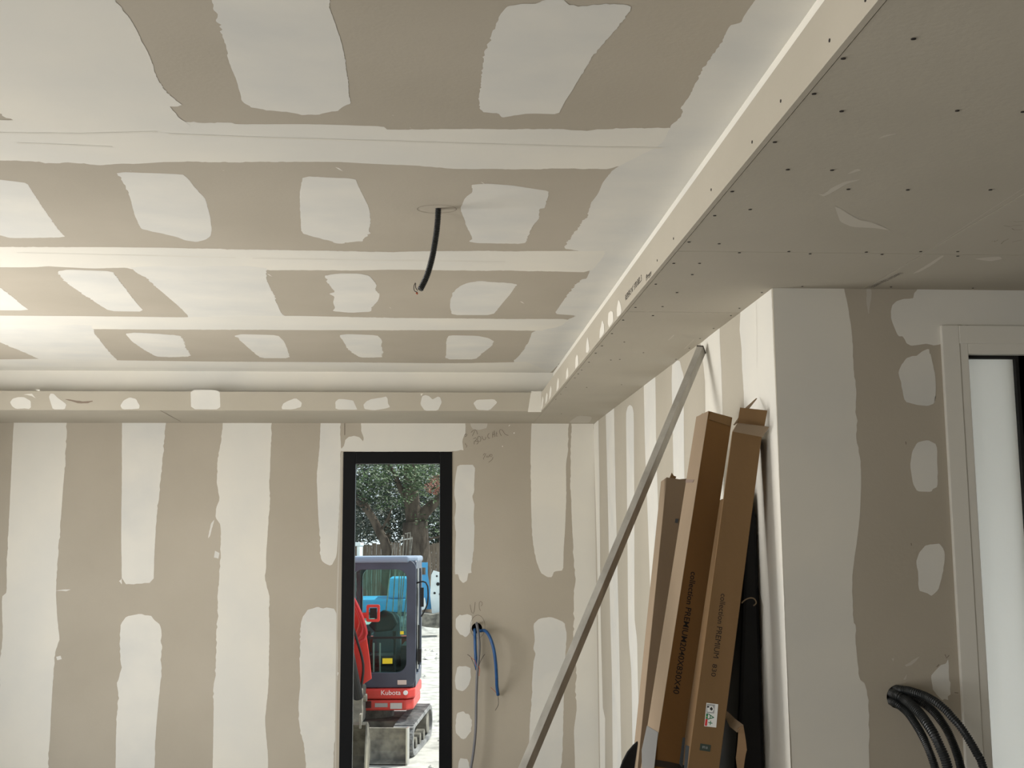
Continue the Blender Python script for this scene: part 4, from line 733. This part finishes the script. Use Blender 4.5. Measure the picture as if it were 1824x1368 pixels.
for dx in (0, .06, .12):
    mb = MB(); mb.tube(spline([(-.22 + dx * .6, -1.0, 1.28), (-.12 + dx * .7, -1.03, 1.52 - dx), (-.22 + dx * .5, -1.16, 1.78), (-.3, -1.3, 1.9)], .05), .015, mat('red_hose', (.55, .05, .06), .5) if dx else RED, 8); mb.build('hose', bm_)
mb = MB(); ring(mb, rrect(-.045, .10, 1.52, 1.71, .02, -.99), rrect(-.02, .075, 1.55, 1.68, .015, -.99), (0, .04, 0), RED); mb.box((-.01, -.965, 1.56), (.065, -.93, 1.67), BLKM); mb.box((-.2, -.97, 1.56), (-.03, -.95, 1.62), RED); mb.build('work_light', bm_)
mb = MB(); mb.prism([Vector((-.165, -1.005, .78)), Vector((.02, -1.005, .90)), Vector((.0, -1.005, 1.10)), Vector((-.06, -1.005, 1.5)), Vector((-.15, -1.005, 1.62)), Vector((-.24, -1.005, 1.5)), Vector((-.25, -1.005, .85))], (0, .03, 0), RED); mb.build('boom_plate', bm_, bevel=0.006)
A2 = [(-2.78, 2.52), (-2.62, 2.66), (-2.5, 2.5), (-2.0, 1.1), (-1.82, .52), (-1.92, .46), (-2.2, .98), (-2.70, 2.2)]
mb = MB(); mb.prism([Vector((-.46 + (2.6 - z) * .235, y, z)) for y, z in A2], (.12, 0, 0), RED); am = mb.build('arm', ex0, bevel=0.012)
mb = MB(); mb.tube([(-.40, -2.75, 2.35), (-.26, -2.6, 1.75)], .045, BLKM, 12); mb.tube([(-.26, -2.6, 1.75), (.02, -2.15, .75)], .024, BSTEEL, 10); mb.build('bucket_cylinder', am)
bk = MB(); bx0, bx1 = -.06, .21
C = [(-1.86, .56), (-1.72, .50), (-1.60, .34), (-1.60, .16), (-1.74, .03), (-1.95, .0), (-2.06, .02), (-2.06, .035), (-1.94, .03), (-1.76, .06), (-1.64, .18), (-1.64, .33), (-1.75, .47), (-1.88, .53)]
bk.prism([Vector((bx0, y, z)) for y, z in C], (bx1 - bx0, 0, 0), STEEL)
for x in (bx0, bx1 - .015): bk.prism([Vector((x, y, z)) for y, z in ((-1.88, .55), (-1.72, .49), (-1.61, .33), (-1.61, .17), (-1.75, .04), (-2.05, .01), (-1.98, .3))], (.015, 0, 0), STEEL)
bk.box((.0, -1.92, .50), (.02, -1.80, .64), STEEL); bk.box((.13, -1.92, .50), (.15, -1.80, .64), STEEL)
bko = bk.build('bucket', ex0)
for k in range(4):
    x = bx0 + .02 + k * (bx1 - bx0 - .07) / 3; mb = MB(); mb.prism([Vector((x, -2.05, .0)), Vector((x, -2.05, .04)), Vector((x, -2.15, .012)), Vector((x, -2.15, 0))], (.04, 0, 0), BSTEEL); mb.build('tooth', bko)
for c_ in ex0.children:
    if c_.name.split('.')[0] in ('red_skirt', 'engine_cover', 'cab', 'swing_bracket', 'boom', 'arm', 'bucket'): c_.rotation_euler.z = math.radians(5); c_.location.x = -0.045 + {'boom': 0.14, 'swing_bracket': 0.08, 'arm': -0.14}.get(c_.name.split('.')[0], 0)
ex0.scale = (1, 1, 0.971)
# --- blue and white digger behind
SKY = mat('bright_blue_paint', (0.07, 0.32, 0.58), 0.5); WPN = mat('white_machine_paint', (0.72, 0.78, 0.78), 0.45, c2=(0.6, 0.68, 0.7), scale=4)
b0 = empty('blue_digger', (-1.6, 33, GZ)); tag(b0, 'blue and white digger working far behind the red mini digger', 'digger')
def pb(x, y, Y=32.0): p = aty(x, y, Y); return p - Vector((-1.6, 33, GZ))
mb = MB()
for x in (-1.1, .7): mb = MB(); mb.prism([Vector((x, -1.2, .02)), Vector((x, -1.35, .25)), Vector((x, -1.1, .5)), Vector((x, 1.1, .5)), Vector((x, 1.35, .25)), Vector((x, 1.2, .02))], (.4, 0, 0), RUB); mb.build('track', b0)
mb = MB(); mb.box((-1.1, -.9, .6), (1.1, 1.4, .95), SKY); mb.box((.55, -.8, .95), (1.1, 1.3, 1.5), SKY); mb.build('blue_body', b0, bevel=.06)
mb = MB(); mb.box((-1.05, -.85, 1.15), (-.98, .6, 2.35), WPN); mb.box((-.3, -.85, 1.15), (-.22, .6, 2.35), WPN); mb.box((-1.1, -.9, 2.35), (-.2, .7, 2.45), WPN); mb.box((-.98, -.85, 1.15), (-.3, -.8, 1.5), WPN); mb.build('cab_frame', b0, bevel=.02)
mb = MB(); ring(mb, [pb(*p) for p in ((746,1002),(762,1002),(762,1024),(746,1024))], [pb(*p) for p in ((750,1011),(758,1011),(758,1024),(750,1024))], (0, .25, 0), SKY); mb.prism([pb(*p) for p in ((748,1024),(762,1024),(772,1085),(758,1085))], (0, .3, 0), SKY); mb.build('blue_arm', b0)
mb = MB(); pl_ = [pb(*p) for p in ((768,1024),(772,1016),(786,1020),(796,1030),(790,1075),(778,1100),(770,1098),(766,1060))]; mb.prism(pl_, (0, -.15, 0), WPN)
for q_ in ((780,1040,3.0),(774,1056,2),(784,1058,2.4),(778,1026,1.6)):
    c_ = pb(q_[0], q_[1]) + Vector((0, -.155, 0)); mb.tube([c_, c_ + Vector((0, -.01, 0))], q_[2] * .0152, BLKM, 12)
mb.build('white_side_plate', b0)
mb = MB(); mb.prism([pb(*p) for p in ((749,1068),(757,1064),(760,1082),(752,1086))], (0, -.3, 0), WPN); mb.build('white_cover', b0)
mb = MB(); mb.prism([pb(*p) for p in ((747,1096),(752,1090),(772,1092),(790,1088),(792,1112),(780,1116),(760,1114),(749,1112))], (0, -.7, 0), STEEL); mb.build('digging_bucket', b0, bevel=.02)
# --- bundle of curved bars on a stand, wooden fence, trees
mb = MB(); FB = empty('bar_rack', aty(720, 1100, 27)); FB.location.z = GZ
for (xa, ya, xb, yb) in ((700,972,697,1000),(707,968,705,1000),(713,966,712,1000),(719.5,957,717,1000),(726,953,722,1000),(731,952,729,1000),(734,960,730,1000)):
    t_ = aty(xa, ya, 27); bt = aty(xb, yb, 27); dn = bt + (bt - t_) * ((bt.z - GZ) / (t_.z - bt.z)); dn.z = GZ
    mb.tube([p - FB.location for p in spline([t_ + Vector((-.06, 0, .03)), t_ + Vector((-.02, 0, .03)), t_, bt, dn], .1)], .013, STEEL, 6)
mb.tube([aty(712, 962, 27) - FB.location, aty(735, 959, 27) - FB.location], .013, BSTEEL, 6); mb.box((-.5, -.1, 0), (.4, .1, .06), BSTEEL)
o_ = mb.build('curved_bars', FB); tag(FB, 'rack of thin curved metal bars standing up behind the cab roof', 'rack')
WOOD = mat('weathered_wood', (0.17, 0.13, 0.10), 0.9, c2=(0.30, 0.25, 0.20), scale=8, stretch=(3, 3, .3)); YF2 = 42
mb = MB(); rr = random.Random(11)
for k in range(70):
    X = -9 + k * .16; h = 2.45 + rr.uniform(-.05, .05); mb.box((X, YF2, GZ), (X + .156, YF2 + .025, GZ + h), WOOD)
for z in (.5, 2.0): mb.box((-9, YF2 + .025, GZ + z), (2.2, YF2 + .08, GZ + z + .08), WOOD)
o_ = mb.build('wooden_fence'); tag(o_, 'weathered upright-plank fence crossing behind the diggers', 'fence')
BARK = mat('bark', (0.055, 0.043, 0.034), 0.95, c2=(0.13, 0.105, 0.082), scale=5, stretch=(1, 1, .3), bump=0.8, bscale=12)
def leafm(n, c, c2):
    m = mat(n, c, 0.6, c2=c2, scale=1.2, spec=0.4); return m
LF1 = leafm('green_leaves', (0.020, 0.040, 0.015), (0.095, 0.155, 0.06)); LF2 = leafm('dark_leaves', (0.010, 0.019, 0.013), (0.028, 0.048, 0.032)); LF3 = leafm('rusty_leaves', (0.25, 0.09, 0.06), (0.3, 0.14, 0.1))
def tree(name, label, base, limbs, blobs, lf, seed, group='trees behind the yard'):
    root = tag(empty(name, base), label, 'tree', group); mb = MB()
    for path, r0, r1 in limbs:
        P = spline([Vector(p) - root.location for p in path], .25); n = len(P); mb.tube(P, lambda i: r0 + (r1 - r0) * i / (n - 1), BARK, 9)
    mb.build('trunk', root, smooth=True); rr = random.Random(seed); mb = MB()
    for (c, rx, rz, cnt, sz) in blobs:
        for _ in range(cnt):
            while True:
                v = Vector((rr.uniform(-1, 1), rr.uniform(-1, 1), rr.uniform(-1, 1)))
                if v.length < 1: break
            p = Vector(c) - root.location + Vector((v.x * rx, v.y * rx, v.z * rz))
            if noise.noise(p * 0.9 + Vector((seed, 0, 0))) < -0.12: continue
            a = Vector((rr.uniform(-1, 1), rr.uniform(-1, 1), rr.uniform(-.6, .6))).normalized(); b = a.orthogonal().normalized(); s = sz * rr.uniform(.6, 1.3)
            mb.add([p - a * s, p + b * s * .5, p + a * s, p - b * s * .5], [(0, 1, 2, 3)], lf)
    mb.build('foliage', root, fix=False); return root
def q(x, y, Y): return aty(x, y, Y)
TY = 40
b1 = q(742, 1050, TY); b1.z = GZ
tree('broad_tree', 'broad old tree with a thick forked trunk straight above the cab roof', b1,
     [([b1, q(741, 985, TY), q(739, 930, TY)], .55, .42), ([q(739, 935, TY), q(733, 890, TY), q(731, 850, TY), q(729, 810, TY), q(735, 740, TY)], .30, .14), ([q(740, 935, TY), q(757, 912, TY), q(778, 892, TY), q(810, 860, TY)], .24, .10), ([q(732, 900, TY), q(718, 880, TY), q(705, 850, TY), q(690, 820, TY)], .13, .06), ([q(753, 968, TY), q(765, 960, TY), q(785, 955, TY), q(800, 940, TY)], .05, .02)],
     [(q(690, 862, TY - 1.5), 1.1, .85, 2600, .055), (q(735, 820, TY - 1), 3.6, 1.1, 7000, .06), (q(740, 760, TY), 4.2, 2.2, 6000, .09), (q(800, 880, TY), 1.6, 1.6, 1800, .06)], LF1, 1)
b2 = q(688, 1050, TY + 1); b2.z = GZ
tree('leaning_tree', 'slender tree leaning left with bare twisted branches, left of the forked trunk', b2,
     [([b2, q(689, 985, TY), q(677, 950, TY), q(662, 920, TY), q(650, 905, TY), q(636, 888, TY), q(625, 870, TY)], .26, .07), ([q(668, 930, TY), q(652, 895, TY), q(640, 880, TY), q(632, 872, TY)], .07, .03), ([q(676, 948, TY), q(690, 925, TY), q(700, 900, TY)], .05, .02), ([q(650, 905, TY), q(640, 900, TY), q(628, 892, TY)], .05, .02)],
     [(q(650, 850, TY), 1.6, 1.2, 3500, .06), (q(640, 940, TY + 1), .8, .7, 900, .055)], LF2, 2)
for k, (x, y, rx, rz, cnt, lf, lab) in enumerate(((690, 905, 2.8, 1.35, 10500, LF2, 'dark dense evergreen crown filling the gap between the two trunks'), (785, 930, 1.9, 2.6, 11000, LF2, 'dark evergreen at the right edge of the black window'), (630, 935, 1.3, 1.3, 3800, LF2, 'dark shrubby tree at the left edge of the black window'), (690, 800, 5.5, 1.5, 6500, LF2, 'tall dark tree whose crown closes the top of the view'))):
    bb = q(x, 1050, 45 + k); bb.z = GZ
    tree('evergreen_tree', lab, bb, [([bb, q(x, y, 45 + k)], .25, .08)], [(q(x, y, 45 + k), rx, rz, cnt, .075)], lf, 10 + k)
b3 = q(776, 1050, 38); b3.z = GZ
tree('copper_tree', 'small tree with a few rusty pink leaves at the upper right of the window', b3, [([b3, q(790, 950, 38), q(786, 880, 38), q(776, 862, 38)], .08, .02)], [(q(776, 863, 38), .38, .32, 420, .045)], LF3, 31)
